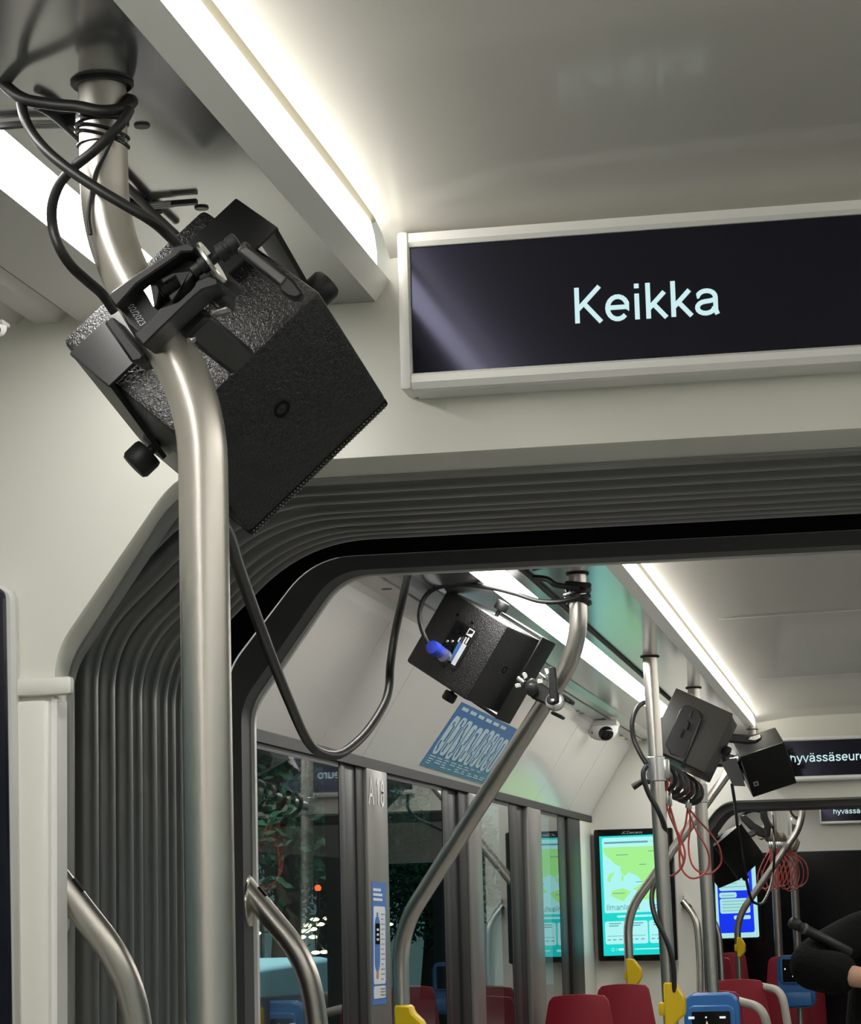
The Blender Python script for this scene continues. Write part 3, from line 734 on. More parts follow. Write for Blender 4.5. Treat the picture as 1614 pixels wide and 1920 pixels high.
bmlathe(bm, pr, fx(395, 480, 1.585), ax, 14); k1.add(frombm('threaded_bolt', bm, M['plastblk'], auto=True))
sx = (fx(960, 100, 1.575)-fx(640, 320, 1.575)).normalized()
sp_ = [(.0065, 0), (.0065, .012), (.0085, .013), (.0085, .022), (.0058, .023), (.0058, .042), (.0098, .043), (.0098, .054), (.0088, .055), (.0088, .060), (.0102, .061), (.0102, .0735), (.008, .075)]
k1.add(lathe('shaft', [(r*.70, d*.50) for r, d in sp_], fx(640, 318, 1.575), sx, M['plastblk'], n=24))
wx = (sx+Vector((0, -.02, 0))).normalized()
k1.add(lathe('washer', [(.006, 0), (.0158, 0), (.0166, .0008), (.0166, .0024), (.0158, .0032), (.006, .0032)], fx(748, 262, 1.575), wx, M['zinc'], n=32), 'bright steel washer')
lv = c8([(915, 175), (975, 100), (1010, 145), (1130, 232), (1300, 370), (1352, 440), (1352, 475), (1310, 492), (1255, 478), (1205, 440), (1200, 405), (1060, 300)])
k1.add(pprism('lever', lv, 1.556, .012, M['satinblk'], bevel=.0025))
k1.add(pprism('lever_rib', c8([(945, 172), (985, 152), (1250, 350), (1215, 400)]), 1.5545, .003, mat('lever_grey', (.12, .12, .115), .4), bevel=.0008), 'grey inset along the lever')
k1.add(pprism('jaw', c8([(700, 432), (805, 402), (840, 300), (905, 360), (880, 400), (840, 420), (850, 500), (790, 540), (700, 480)]), 1.60, .03, M['clampblk'], bevel=.002))
k1.add(pprism('jaw_tip', c8([(745, 570), (862, 535), (862, 562), (760, 592)]), 1.60, .012, M['alu'], bevel=.001), 'small grey metal tip')
k1.add(lathe('locking_pin', [(.004, 0), (.004, .014), (.0055, .015), (.0055, .02), (.003, .021)], fx(680, 690, 1.63), fx(590, 770, 1.62)-fx(680, 690, 1.63), M['plastblk'], n=14))
k1.add(lathe('pin_end', [(.0048, 0), (.0048, .005), (.004, .0055)], fx(622, 742, 1.615), fx(590, 770, 1.61)-fx(680, 690, 1.62), M['alu'], n=14), 'grey metal pin end')
k1.add(pprism('mounting_block', c8([(430, 620), (640, 500), (760, 600), (600, 760)]), 1.605, .125, M['satinblk'], bevel=.003))
dv = (fx(310, 640, 1.59)-fx(215, 520, 1.59)).normalized(); 
k1.add(text('date_mark', '02/2023', fx(207, 545, 1.5895), (fx(300, 655, 1.59)-fx(212, 522, 1.59)), (fx(250, 520, 1.59)-fx(207, 548, 1.59)), .0066, M['print'], depth=.0004, width=.74, weight=.10), 'white printed date')

def c5(l): return [(740+x*.2355, 1080+y*.2355) for x, y in l]
f5 = lambda x, y, Y: at(740+x*.2355, 1080+y*.2355, Y=Y)
k2 = Thing('pole_clamp', at(1040, 1315, Y=4.36), 'black clamp with an upright lever and bright disc on the slanting pole', 'clamp', 'black pole clamps')
k2.add(pprism('body', c5([(1040, 840), (1095, 806), (1225, 890), (1300, 960), (1290, 1060), (1210, 1040), (1180, 1010), (1080, 970)]), 4.355, .05, M['clampblk'], bevel=.003))
k2.add(lathe('disc', [(.004, 0), (.0168, 0), (.0172, .001), (.0172, .006), (.015, .007), (.004, .007)], f5(1280, 1002, 4.342), (-.1, -1, .1), M['zinc'], n=28), 'bright steel disc')
k2.add(lathe('hub', [(.009, 0), (.0095, .006), (.007, .009), (.0035, .009)], f5(1256, 988, 4.337), (-.1, -1, .1), M['plastblk'], n=20))
k2.add(lathe('screw', [(.0032, 0), (.0032, .002), (.001, .0022)], f5(1256, 988, 4.327), (-.1, -1, .1), M['zinc'], n=12), 'bright screw head')
k2.add(pprism('lever', c5([(1226, 722), (1278, 722), (1290, 850), (1302, 1000), (1260, 1010), (1228, 960)]), 4.325, .010, M['plastblk'], bevel=.002))
k2.add(pprism('jaw', c5([(1330, 930), (1412, 985), (1395, 1020), (1320, 975)]), 4.35, .05, M['plastblk'], bevel=.002))
k2.add(pprism('jaw', c5([(1250, 1070), (1335, 1110), (1318, 1135), (1235, 1095)]), 4.35, .05, M['plastblk'], bevel=.002))
k2.add(lathe('pivot', [(.010, 0), (.011, .002), (.011, .01), (.008, .012)], f5(1098, 900, 4.352), (-.2, -1, -.3), M['clampblk'], n=20))
for (x, y) in ((1015, 838), (1190, 805)):
    bm = bmesh.new(); bmlathe(bm, [(.0045, 0), (.0045, .016), (.003, .018)], f5(x-30, y-22, 4.36), f5(x+20, y+14, 4.35)-f5(x-30, y-22, 4.36), 12)
    frombm_ = k2.add(frombm('bolt', bm, M['zinc'], auto=True))
    k2.add(pprism('wing', c5([(x-5, y-65), (x+28, y-75), (x+42, y-35), (x+18, y-12)]), 4.352, .003, M['zinc'], bevel=.0008))
    k2.add(pprism('wing', c5([(x-62, y+18), (x-15, y+14), (x-5, y+45), (x-55, y+55)]), 4.352, .003, M['zinc'], bevel=.0008))
k2.add(pprism('mounting_block', c5([(1030, 850), (1090, 830), (1150, 930), (1060, 960)]), 4.40, .17, M['satinblk'], bevel=.003))

# clamp cluster between the two small loudspeakers
def c2(l): return [(1150+x*.2875, 1260+y*.2875) for x, y in l]
f2 = lambda x, y, Y: at(1150+x*.2875, 1260+y*.2875, Y=Y)
k3 = Thing('pole_clamp', f2(690, 540, 8.1), 'black clamp between the two farther cube loudspeakers', 'clamp', 'black pole clamps')
k3.add(pprism('bar', c2([(690, 520), (800, 545), (800, 590), (690, 590)]), 8.30, .39, M['clampblk'], bevel=.004))
k3.add(pprism('body', c2([(612, 590), (635, 520), (690, 490), (720, 590), (715, 606), (612, 604)]), 8.26, .16, M['clampblk'], bevel=.004))
k3.add(lathe('wing_nut', [(.006, 0), (.006, .02), (.014, .022), (.014, .03), (.005, .032)], f2(655, 535, 8.24), (-.2, -.5, 1), M['zinc'], n=10), 'bright wing nut')
k3.add(lathe('wing_nut', [(.006, 0), (.006, .02), (.012, .022), (.012, .03), (.005, .032)], f2(760, 565, 8.27), (1, -.4, 0), M['zinc'], n=10), 'bright wing nut')
k3.add(pprism('handle', c2([(735, 400), (900, 410), (960, 400), (968, 428), (930, 462), (870, 468), (735, 455)]), 8.10, .05, M['plastblk'], bevel=.006))
k3.add(pprism('handle_slot', c2([(890, 425), (955, 405), (962, 425), (925, 445), (880, 440)]), 8.095, .01, M['steelb']), 'bright handle edge')  # bright steel sheet along the front of the handle
k3.add(pprism('side_plate', c2([(700, 590), (800, 560), (860, 745), (780, 742)]), 8.2, .012, M['satinblk']))

for ch_ in sp3.children:
    if ch_.name.startswith('bracket'): ch_.data.materials[0] = mat('bracket_grey', (.050, .048, .043), .5) if 'bracket_grey' not in bpy.data.materials else bpy.data.materials['bracket_grey']
# bracket plate of the third loudspeaker with its lock (seen from behind)
f9 = lambda x, y, Y: at(1220+x*.1115, 1270+y*.1115, Y=Y)
pl = pprism('bracket_plate', [(1220+x*.1115, 1270+y*.1115) for x, y in [(480, 560), (540, 480), (640, 470), (800, 560), (850, 640), (840, 720), (560, 1380), (330, 1290), (240, 1130), (400, 760)]], 6.333, .014, M['satinblk'], bevel=.002)
pl.data.transform(sp3.matrix_basis.inverted()); pl.parent = sp3
for nm, poly, mm in (('slot', [(640, 640), (690, 540), (705, 548), (650, 690)], 'screenblk'), ('catch', [(560, 730), (610, 720), (640, 780), (600, 880), (545, 830)], 'satinblk'), ('slot', [(490, 1000), (550, 860), (575, 880), (515, 1015)], 'screenblk'), ('slot', [(500, 1500), (560, 1380), (830, 690), (850, 700), (580, 1400), (570, 1540)], 'screenblk')):
    o = pprism(nm, [(1220+x*.1115, 1270+y*.1115) for x, y in poly], 6.329 if nm == 'slot' else 6.320, .006 if nm == 'slot' else .014, M[mm]); o.data.transform(sp3.matrix_basis.inverted()); o.parent = sp3

# ================================================================== CABLES
def cable(label, pts, r, m='cable', cat='cable', name='cable', group=None, n=10, step=8, closed=False):
    o = tube(name, smoothpath(pts, step), r, M[m], n=n, closed=closed)
    return tag(o, label, cat, group)
def px(l, Ys):
    if not isinstance(Ys, (list, tuple)): Ys = [Ys]*len(l)
    return [at(u, v, Y=y) for (u, v), y in zip(l, Ys)]
cable('thick black cable coming in at upper left and wound once round the nearest pole',
      px([(-60, 110), (-10, 135), (12, 162), (45, 185), (95, 195), (148, 200), (190, 208), (228, 204), (247, 192), (240, 186), (215, 184), (175, 188)], [1.60, 1.60, 1.60, 1.597, 1.595, 1.59, 1.586, 1.59, 1.605, 1.63, 1.645, 1.645]), .0044)
cable('black cable looping from the pole tape down the left and behind the clamp',
      px([(243, 205), (230, 228), (205, 255), (170, 288), (140, 312), (112, 345), (98, 385), (99, 425), (112, 465), (135, 500), (165, 528), (192, 552), (215, 585)], [1.59, 1.585, 1.582, 1.582, 1.585, 1.59, 1.595, 1.60, 1.60, 1.61, 1.63, 1.65, 1.66]), .0038)
cable('grey-black cable running from upper left across the pole to the largest loudspeaker',
      px([(40, 192), (46, 220), (62, 252), (90, 285), (130, 318), (180, 352), (235, 385), (285, 415), (322, 448), (350, 480), (372, 505)], [1.60, 1.595, 1.59, 1.58, 1.572, 1.568, 1.568, 1.575, 1.61, 1.68, 1.74]), .0037, 'cable')
cc = []
for (u, v) in ((70, 198), (100, 215), (160, 270), (240, 352), (282, 395), (330, 440)):
    cc.append(at(u, v, h=.5815))
cable('thin black cable held along the near side ceiling behind the pole', cc, .0036)
def tie_mount(label, u, v, du, dv):
    a = at(u, v, h=.5835); t = Thing('cable_tie', a, label, 'cable tie', 'cable ties on the near ceiling')
    b_ = at(u+du, v+dv, h=.5835); d = (b_-a)
    for k in range(3):
        off = Vector((0, -.0055+.0055*k, 0))
        t.add(tube('strap', [a+off+d*.05, b_+off], .0016, M['alu'], n=6))
    t.add(box('base', a+d*-.02, (.018, .018, .009), M['satinblk'], bevel=.002))
    t.add(box('tail', b_+d.normalized()*.010, (.022, .006, .004), M['plastblk']))
    for s in (-1, 1):
        t.add(lathe('screw', [(.0062, 0), (.0058, -.0012), (.003, -.0012)], a+Vector((.02*s+.025, .030, .0042)), (0, 0, 1), M['framedk'], n=14))
tie_mount('cable tie with three metal strands left of the nearest pole', 135, 232, -85, 2)
tie_mount('cable tie with three metal strands above the largest loudspeaker', 262, 388, 62, -6)
t_ = Thing('tape_wrap', at(190, 225, Y=1.617), 'black shiny tape and ties wrapped round the top of the nearest pole', 'tape')
tx_ = top.x
for (h0, h1, dr) in ((at(190, 198, Y=1.60).z, at(190, 222, Y=1.60).z, .0020), (at(190, 258, Y=1.6).z, at(190, 262, Y=1.6).z, .0012)):
    t_.add(lathe('band', [(r1, h0), (r1+dr, h0-.001), (r1+dr, h1+.001), (r1, h1)], (tx_, 1.617, 0), (0, 0, 1), M['tape']))
for k, (v0, v1) in enumerate(((222, 246), (232, 262))):
    lp = []
    for q in range(25):
        a_ = 2*PI*q/24; lp.append(Vector((tx_+(r1+.0015)*math.cos(a_), 1.617+(r1+.0015)*math.sin(a_), at(190, (v0+v1)/2+(v1-v0)/2*math.cos(a_), Y=1.60).z)))
    t_.add(tube('strap', lp[:-1], .0013, M['tape'], n=6, closed=True))
t_.add(pprism('flap', [(205, 262), (218, 255), (233, 252), (232, 268), (222, 262)], 1.600, .002, M['tape']))
cable('thin dark wire twisting down the front of the nearest pole', px([(215, 250), (196, 290), (180, 322), (174, 350), (166, 400), (170, 440)], 1.5985), .0016)
cable('long black cable hanging in a deep loop through the near gangway',
      px([(385, 925), (400, 955), (427, 1000), (446, 1060), (478, 1150), (510, 1235), (542, 1315), (570, 1378), (590, 1405), (618, 1416), (645, 1410), (685, 1375), (718, 1325), (729, 1290), (732, 1245), (742, 1180), (760, 1100), (768, 1060), (770, 1030)],
      [1.80, 1.84, 1.95, 2.1, 2.3, 2.5, 2.7, 2.85, 2.9, 2.95, 3.0, 3.1, 3.2, 3.25, 3.27, 3.30, 3.31, 3.31, 3.31]), .0058)
cable('black cable arching from the blue plug over the second loudspeaker to the pole',
      px([(830, 1222), (812, 1218), (797, 1196), (787, 1165), (788, 1140), (800, 1115), (825, 1100), (870, 1096), (920, 1102), (965, 1113), (1010, 1127), (1050, 1128), (1088, 1118)], [4.50, 4.49, 4.48, 4.48, 4.48, 4.48, 4.47, 4.45, 4.43, 4.41, 4.38, 4.35, 4.345]), .0046)
pg = Thing('cable_plug', at(829, 1222, Y=4.50), 'bright blue cable plug in the back of the loudspeaker on the slanting pole', 'plug')
pa = at(808, 1212, Y=4.47); pb_ = at(838, 1232, Y=4.53)
pg.add(lathe('shell', [(.005, 0), (.0125, .003), (.0138, .012), (.0138, .022), (.0125, .026), (.0125, .042)], pa, pb_-pa, M['connblue'], n=20))
pg.add(lathe('collar', [(.0128, .0), (.0128, .010), (.010, .014)], at(831, 1228, Y=4.495), pb_-pa, M['alu'], n=20), 'grey metal collar')
tw = Thing('tape_wrap', at(1085, 1110, Y=4.36), 'rough black tape bundle round the top of the slanting pole', 'tape')
for k in range(5):
    lp = []; v0 = 1096+k*8; ph = random.random()*6
    for q in range(20):
        a_ = 2*PI*q/20; rr = .0195+.004*math.sin(3*a_+ph)*random.random()
        lp.append(Vector((q0.x+rr*math.cos(a_), Y2+rr*math.sin(a_), at(1085, v0+3*math.sin(a_+ph), Y=Y2).z)))
    tw.add(tube('turn', lp, .0048, M['tape'], n=7, closed=True))
cable('black cable tied along the ceiling beside the top of the slanting pole', px([(1000, 1083), (1025, 1086), (1040, 1096), (1062, 1100), (1085, 1104)], [4.34, 4.33, 4.33, 4.34, 4.35]), .0055)
cable('thin black cable running down the side ceiling beyond the gangway', [Vector((-.615, y, H+.5845)) for y in (4.2, 5, 6, 7, 8, 8.9)], .0048)
cable('grey-black cable looping left of the tall pole top', px([(1228, 1318), (1206, 1318), (1192, 1332), (1185, 1356), (1188, 1385), (1200, 1412), (1212, 1432)], [6.0, 5.98, 5.96, 5.95, 5.95, 5.94, 5.935]), .0060)
cable('black cable falling past the chrome clamp and down behind the tall pole',
      px([(1212, 1436), (1206, 1448), (1208, 1466), (1218, 1492), (1234, 1520), (1245, 1548), (1250, 1582), (1244, 1625), (1226, 1660), (1222, 1690), (1230, 1724), (1246, 1755), (1258, 1788), (1263, 1820), (1264, 1860)],
         [5.915, 5.91, 5.91, 5.915, 5.92, 5.94, 5.985, 6.0, 5.98, 5.957, 5.932, 5.926, 5.926, 5.93, 5.94]), .0062)
cable('thin black cable hanging from the badge loudspeaker across the blue screen', px([(1372, 1470), (1378, 1510), (1384, 1560), (1394, 1620), (1406, 1680), (1418, 1694), (1432, 1690), (1447, 1650), (1452, 1590), (1448, 1530)], [8.4, 8.5, 9.2, 9.3, 9.4, 9.5, 10, 11, 11, 11.2]), .0055)

# ---- red safety cables on the short bar between the two poles
bar = Thing('chrome_coupler', at(1228, 1440, Y=Y3), 'chrome coupler and short bar joining the two straight poles', 'clamp')
A_ = at(1230, 1442, Y=Y3); B_ = at(1312, 1488, Y=Y4)
bar.add(lathe('collar', [(.020, -.03), (.0225, -.028), (.0225, .028), (.020, .03)], A_, p3d, M['alu'], n=24))
bar.add(box('collar_block', A_+Vector((.022, .006, 0)), (.02, .03, .048), M['alu'], bevel=.004))
bar.add(lathe('collar', [(.019, -.026), (.0215, -.024), (.0215, .024), (.019, .026)], B_, (.0, 0, 1), M['alu'], n=24))
bar.add(tube('rod', [A_, B_], .012, M['steel'], n=16))
bar.add(tube('lever', [at(1217, 1466, Y=5.93), at(1205, 1464, Y=5.92), at(1186, 1476, Y=5.92)], [.006, .0075, .0085], M['plastblk']), 'black lever')
for k in range(6):
    a_ = k/5; c_ = A_.lerp(B_, .12+.62*a_); rr = .030+.004*random.random(); ax_ = (B_-A_).normalized()
    u_ = ax_.orthogonal().normalized(); v_ = ax_.cross(u_); tilt = .010*random.uniform(-1, 1)
    lp = [c_+u_*rr*math.cos(2*PI*q/20)+v_*rr*math.sin(2*PI*q/20)*1.15+ax_*tilt*math.cos(2*PI*q/20)-Vector((0, 0, .010)) for q in range(20)]
    tag(tube('cable', lp, .0062, M['cable'], n=8, closed=True), ('first', 'second', 'third', 'fourth', 'fifth', 'last')[k]+' turn of black cable on the short bar, counted from the chrome clamp', 'cable', 'cable turns on the short bar')
def red_loop(label, tops, path, Y, group, r=.0028, hook=True, hw_=.011):
    root = Thing('safety_cable', at(*tops, Y=Y), label, 'cable', group)
    pts = px([tops]+path+[tops], Y)
    pts = [p+Vector((0, .006*math.sin(i), 0)) for i, p in enumerate(pts)]
    root.add(tube('wire', smoothpath(pts, 6), r, M['redwire'], n=6))
    if hook:
        far_ = Y > 10
        a = at(*tops, Y=Y); root.add(box('hook', a+Vector((0, 0, .017)), (hw_, .010, .034), M['zinc'], bevel=.003), 'bright steel hook')
        if far_: return
        root.add(tube('loop', smoothpath([a+Vector((0, 0, .032)), a+Vector((-.006, 0, .05)), a+Vector((0, 0, .068)), a+Vector((.006, 0, .05)), a+Vector((0, 0, .032))], 5), r, M['redwire'], n=6))
G1 = 'red safety cables on the short bar'
def f5b(l): return [(1180+x*.1354, 1400+y*.1354) for x, y in l]
red_loop('first red cable loop from the left, partly behind the tall pole', (1249, 1508), f5b([(570, 990), (660, 1180), (730, 1330), (770, 1480), (740, 1640), (640, 1760), (520, 1790), (470, 1700), (480, 1400), (500, 1000)]), 6.03, G1)
red_loop('narrow red cable loop beside the tall pole, second from left', (1256, 1512), f5b([(560, 950), (640, 1150), (690, 1300), (710, 1450), (750, 1580), (710, 1690), (690, 1560), (690, 1350), (640, 1120)]), 6.10, G1)
red_loop('red cable loop reaching lowest of the near bunch', (1289, 1516), f5b([(770, 1080), (700, 1300), (690, 1560), (740, 1720), (830, 1810), (920, 1820), (1020, 1770), (1090, 1680), (1100, 1520), (1040, 1350), (930, 1170)]), 6.45, G1)
red_loop('widest red cable loop, rightmost of the near bunch', (1293, 1518), f5b([(840, 1100), (815, 1350), (840, 1560), (900, 1680), (1000, 1750), (1110, 1760), (1210, 1690), (1270, 1580), (1240, 1390), (1130, 1210), (940, 1000)]), 6.55, G1)
G2 = 'red safety cables under the rolled canvas'
lbl2 = ['far red cable loop, leftmost under the canvas', 'far red cable loop second from left', 'far red cable loop third from left', 'far red cable loop fourth from left', 'far red cable loop in the middle of the bunch', 'far red cable loop sixth from left', 'far red cable loop third from right', 'far red cable loop second from right', 'far red cable loop, widest and rightmost under the canvas']
for k in range(9):
    u0 = 1440+k*3.8; ub = 1430+k*8.0; vb = 1665+4*math.sin(k*1.3)
    red_loop(lbl2[k], (u0+4, 1592), [(ub+14, 1615), (ub+20, 1645), (ub+8, vb), (ub-6, vb-3), (ub-9, 1640), (ub+2, 1612)], 11.5+.02*k, G2, r=.0030, hw_=.012)
rc = tube('canvas_roll', smoothpath([at(1428, 1560, Y=11.62), at(1450, 1568, Y=11.66), at(1475, 1580, Y=11.7), at(1496, 1588, Y=11.7)], 6), [.032+.006*math.sin(i*1.7) for i in range(19)], M['rolled'], n=14)
tag(rc, 'grey-brown rolled canvas tied across the far poles above the red cable loops', 'canvas')

# far hanging mount above the corner-down loudspeaker
k5 = Thing('pole_clamp', at(1425, 1550, Y=10.6), 'black toothed bracket arm above the corner-down loudspeaker', 'clamp', 'black pole clamps')
def c7(l): return [(1320+x*.1239, 1480+y*.1239) for x, y in l]
k5.add(pprism('arm', c7([(540, 400), (620, 380), (760, 510), (920, 600), (930, 740), (800, 700), (760, 640), (680, 600), (650, 560), (560, 470)]), 10.35, .05, M['plastblk'], bevel=.004))
k5.add(pprism('post', c7([(835, 190), (925, 190), (960, 420), (1010, 520), (990, 720), (920, 700), (900, 520), (850, 440)]), 10.45, .05, M['plastblk'], bevel=.004))
k5.add(tube('hoop', smoothpath(px(c7([(540, 420), (620, 350), (740, 310), (850, 320)]), 10.38), 6), .010, M['plastblk']))
k5.add(tube('link', [at(1392, 1570, Y=9.82), at(1412, 1562, Y=10.36)], .014, M['plastblk']))
k5.add(tube('link', [at(1440, 1545, Y=10.48), at(1449, 1550, Y=11.6)], .010, M['plastblk']))
k6 = Thing('torch', at(1493, 1555, Y=11.8), 'small dark lamp hanging by a strap near the far display', 'lamp')
k6.add(pprism('body', c7([(1320, 530), (1420, 560), (1390, 740), (1340, 720)]), 11.72, .05, mat('dark_green', (.012, .03, .018), .5), bevel=.004))
k6.add(pprism('collar', c7([(1310, 420), (1440, 470), (1420, 560), (1320, 535)]), 11.72, .05, M['alu'], bevel=.004))
k6.add(tube('strap', smoothpath(px(c7([(1380, 500), (1390, 420), (1465, 470), (1350, 400), (1300, 300), (1330, 240), (1440, 230), (1450, 260)]), 11.75), 5), .006, M['plastblk'], n=6))

# ================================================================== LIT SCREENS
class Sheet:
    """flat layout on a plane: s to the right, t upwards, both 0..1"""
    def __init__(s, o, x, y, n): s.o = Vector(o); s.x = Vector(x)-s.o; s.y = Vector(y)-s.o; s.n = Vector(n)
    def p(s, a, b, z=0): return s.o+s.x*a+s.y*b+s.n*z
    def poly(s, name, pts, z, m, T, sub=None, th=.0006):
        o = prism(name, [s.p(a, b, z) for a, b in pts], s.n*th, m)
        return T.sub(o, sub) if sub is not None else T.add(o)
    def rect(s, name, a0, b0, a1, b1, z, m, T, sub=None, r=0.0):
        if r:
            asp = s.x.length/s.y.length
            pts = []
            for (cx, cy, q) in ((a1-r, b1-r*asp, 0), (a0+r, b1-r*asp, 90), (a0+r, b0+r*asp, 180), (a1-r, b0+r*asp, 270)):
                for k in range(4):
                    an = math.radians(q+30*k); pts.append((cx+r*math.cos(an), cy+r*asp*math.sin(an)))
        else: pts = [(a0, b0), (a1, b0), (a1, b1), (a0, b1)]
        return s.poly(name, pts, z, m, T, sub)
YM = 8.94
mp = Thing('map_screen', at(1190, 1800, Y=8.98), 'lit teal and green map screen in a black frame on the second bulkhead', 'screen')
fr_ = [at(u, v, Y=YM) for u, v in ((1112.4, 1556), (1260.5, 1551.7), (1270.7, 1801), (1122, 1802.6))]
mp.add(prism('frame', fr_, (0, .055, 0), M['screenblk'], bevel=.005))
sh = Sheet(at(1132, 1792.5, Y=YM-.0012), at(1259.5, 1788.5, Y=YM-.0012), at(1123, 1568.5, Y=YM-.0012), (0, -1, 0))
scn = sh.rect('screen', 0, 0, 1, 1, 0, M['mapteal'], mp)
sh.rect('card', .04, .355, .985, .985, .0008, M['mappale'], mp, scn, .025)
sh.rect('map', .045, .445, .98, .905, .0016, M['mapcyan'], mp, scn)
land = [(.05, .905), (.98, .905), (.98, .52), (.86, .50), (.80, .46), (.60, .46), (.58, .52), (.47, .55), (.62, .60), (.54, .66), (.42, .69), (.36, .66), (.30, .69), (.30, .74), (.22, .76), (.16, .80), (.08, .84), (.05, .87)]
sh.poly('land', land, .0022, M['mapgreen'], mp, scn)
sh.poly('land', [(.09, .63), (.13, .68), (.22, .70), (.16, .65), (.14, .61)], .0022, M['mapgreen'], mp, scn)
sh.poly('land', [(.16, .54), (.32, .56), (.44, .53), (.38, .49), (.32, .45), (.24, .47), (.14, .50)], .0022, M['mapgreen'], mp, scn)
sh.poly('land', [(.30, .64), (.33, .68), (.345, .64), (.32, .61)], .0022, M['mapgreen'], mp, scn)
for a, b, l in ((.24, .835, .18), (.72, .86, .12), (.58, .75, .10), (.52, .605, .10), (.17, .515, .18), (.78, .66, .14)):
    sh.rect('place_name', a, b, a+l, b+.006, .003, M['mapgrey'], mp, scn)
sh.rect('heading', .07, .935, .72, .95, .0016, M['mapgrey'], mp, scn); sh.rect('key', .74, .937, .84, .948, .0016, M['mapgreen'], mp, scn); sh.rect('key', .84, .937, .95, .948, .0016, emis('key_pink', (.9, .5, .45), 1.0), mp, scn)
wx_ = sh.x.normalized(); wy_ = sh.y.normalized()
mp.sub(text('words', 'Ilmanlaatu', sh.p(.065, .378, .002), wx_, wy_, .0285, emis('map_words', (.03, .22, .24), 1.0), depth=.0006, weight=.07, width=.92), scn)
sh.rect('words_line', .74, .405, .93, .414, .002, M['mapgrey'], mp, scn); sh.rect('words_line', .74, .383, .90, .392, .002, M['mapgrey'], mp, scn)
sh.rect('banner', .22, .315, .86, .333, .0012, M['mappale'], mp, scn, .01)
for a in (.035, .36, .685):
    sh.rect('card', a, .095, a+.305, .285, .0010, M['mappale'], mp, scn, .03)
    for b, q in ((.262, .18), (.243, .14)): sh.rect('words_line', a+.06, b, a+.06+q, b+.008, .0018, M['mapgrey'], mp, scn)
    sh.rect('words_line', a+.03, .160, a+.27, .164, .0018, M['mapgrey'], mp, scn)
    for q in (.03, .11, .20): sh.rect('words_line', a+q, .128, a+q+.05, .136, .0018, M['mapgrey'], mp, scn)
sh.poly('emblem', [(.14+.025*math.cos(q*PI/6), .05+.0145*math.sin(q*PI/6)) for q in range(12)], .0010, M['mappale'], mp, scn)
sh.poly('emblem', [(.14+.017*math.cos(q*PI/6), .05+.0098*math.sin(q*PI/6)) for q in range(12)], .0016, M['mapteal'], mp, scn)
sh.rect('words_line', .19, .036, .195, .064, .0010, M['mappale'], mp, scn); sh.rect('words_line', .22, .040, .36, .060, .0010, M['mappale'], mp, scn, .008); sh.rect('words_line', .46, .045, .84, .054, .0010, M['mappale'], mp, scn)
mp.add(text('maker_name', 'JCDecaux', at(1164.5, 1564, Y=YM-.0006), wx_, wy_, .0125, M['alu'], depth=.0005, width=1.35, weight=.11), 'grey letters on the top of the frame')

YS = 12.0
ss = Thing('info_screen', at(1380, 1760, Y=YS), 'lit blue and pale information screen behind the far seats', 'screen')
ss.add(prism('frame', [at(u, v, Y=YS-.01) for u, v in ((1329, 1610), (1427, 1608), (1430, 1762), (1337, 1765))], (0, .05, 0), M['screenblk'], bevel=.004))
s2 = Sheet(at(1341, 1760, Y=YS-.012), at(1423.5, 1757, Y=YS-.012), at(1333, 1614, Y=YS-.012), (0, -1, 0))
sb = s2.rect('screen', 0, 0, 1, 1, 0, M['scrpale'], ss, None, .04)
s2.rect('panel', .11, .065, .905, .995, .001, M['scrblue'], ss, sb, .05)
s2.rect('card', .15, .605, .83, .775, .002, M['scrpale'], ss, sb, .05)
s2.rect('card', .145, .515, .54, .585, .002, M['scrpale'], ss, sb, .04)
s2.rect('card', .15, .315, .83, .505, .002, M['scrpale'], ss, sb, .04)
s2.rect('card', .45, .235, .83, .285, .002, M['scrpale'], ss, sb, .03)
for b in (.74, .70, .655, .545, .47, .43, .39, .35):
    s2.rect('words_line', .20, b-.007, .20+(.55 if b not in (.70, .545, .35) else .36) if b != .545 else .48, b+.007, .003, emis('screen_line', (.22, .52, .54), 1.0) if 'screen_line' not in bpy.data.materials else bpy.data.materials['screen_line'], ss, sb)
struct(box('wall_middle', (-.80, YS+.07, (H+.20)/2), (.54, .04, H+.20), M['screenblk']))

# black screen housing at the far lower left
iq = Thing('side_screen', at(0, 1500, Y=2.2), 'dark blue-black screen edge at the far left of the near bulkhead', 'screen')
ir = [at(u, v, Y=2.279) for u, v in ((-150, 1085), (-6, 1101), (3, 1106), (8, 1114), (9, 1125), (12, 1300), (22, 2000), (-150, 2000))]
iq.add(prism('screen', ir, (0, .01, 0), mat('screen_navy', (.004, .005, .014), .25), bevel=.002))
iq.add(prism('housing', [at(u, v, Y=2.283) for u, v in ((-150, 1075), (-4, 1092), (14, 1102), (24, 1112), (26, 1130), (28, 1300), (36, 2000), (-150, 2000))], (0, .017, 0), M['baffle'], bevel=.004), 'pale grey housing')

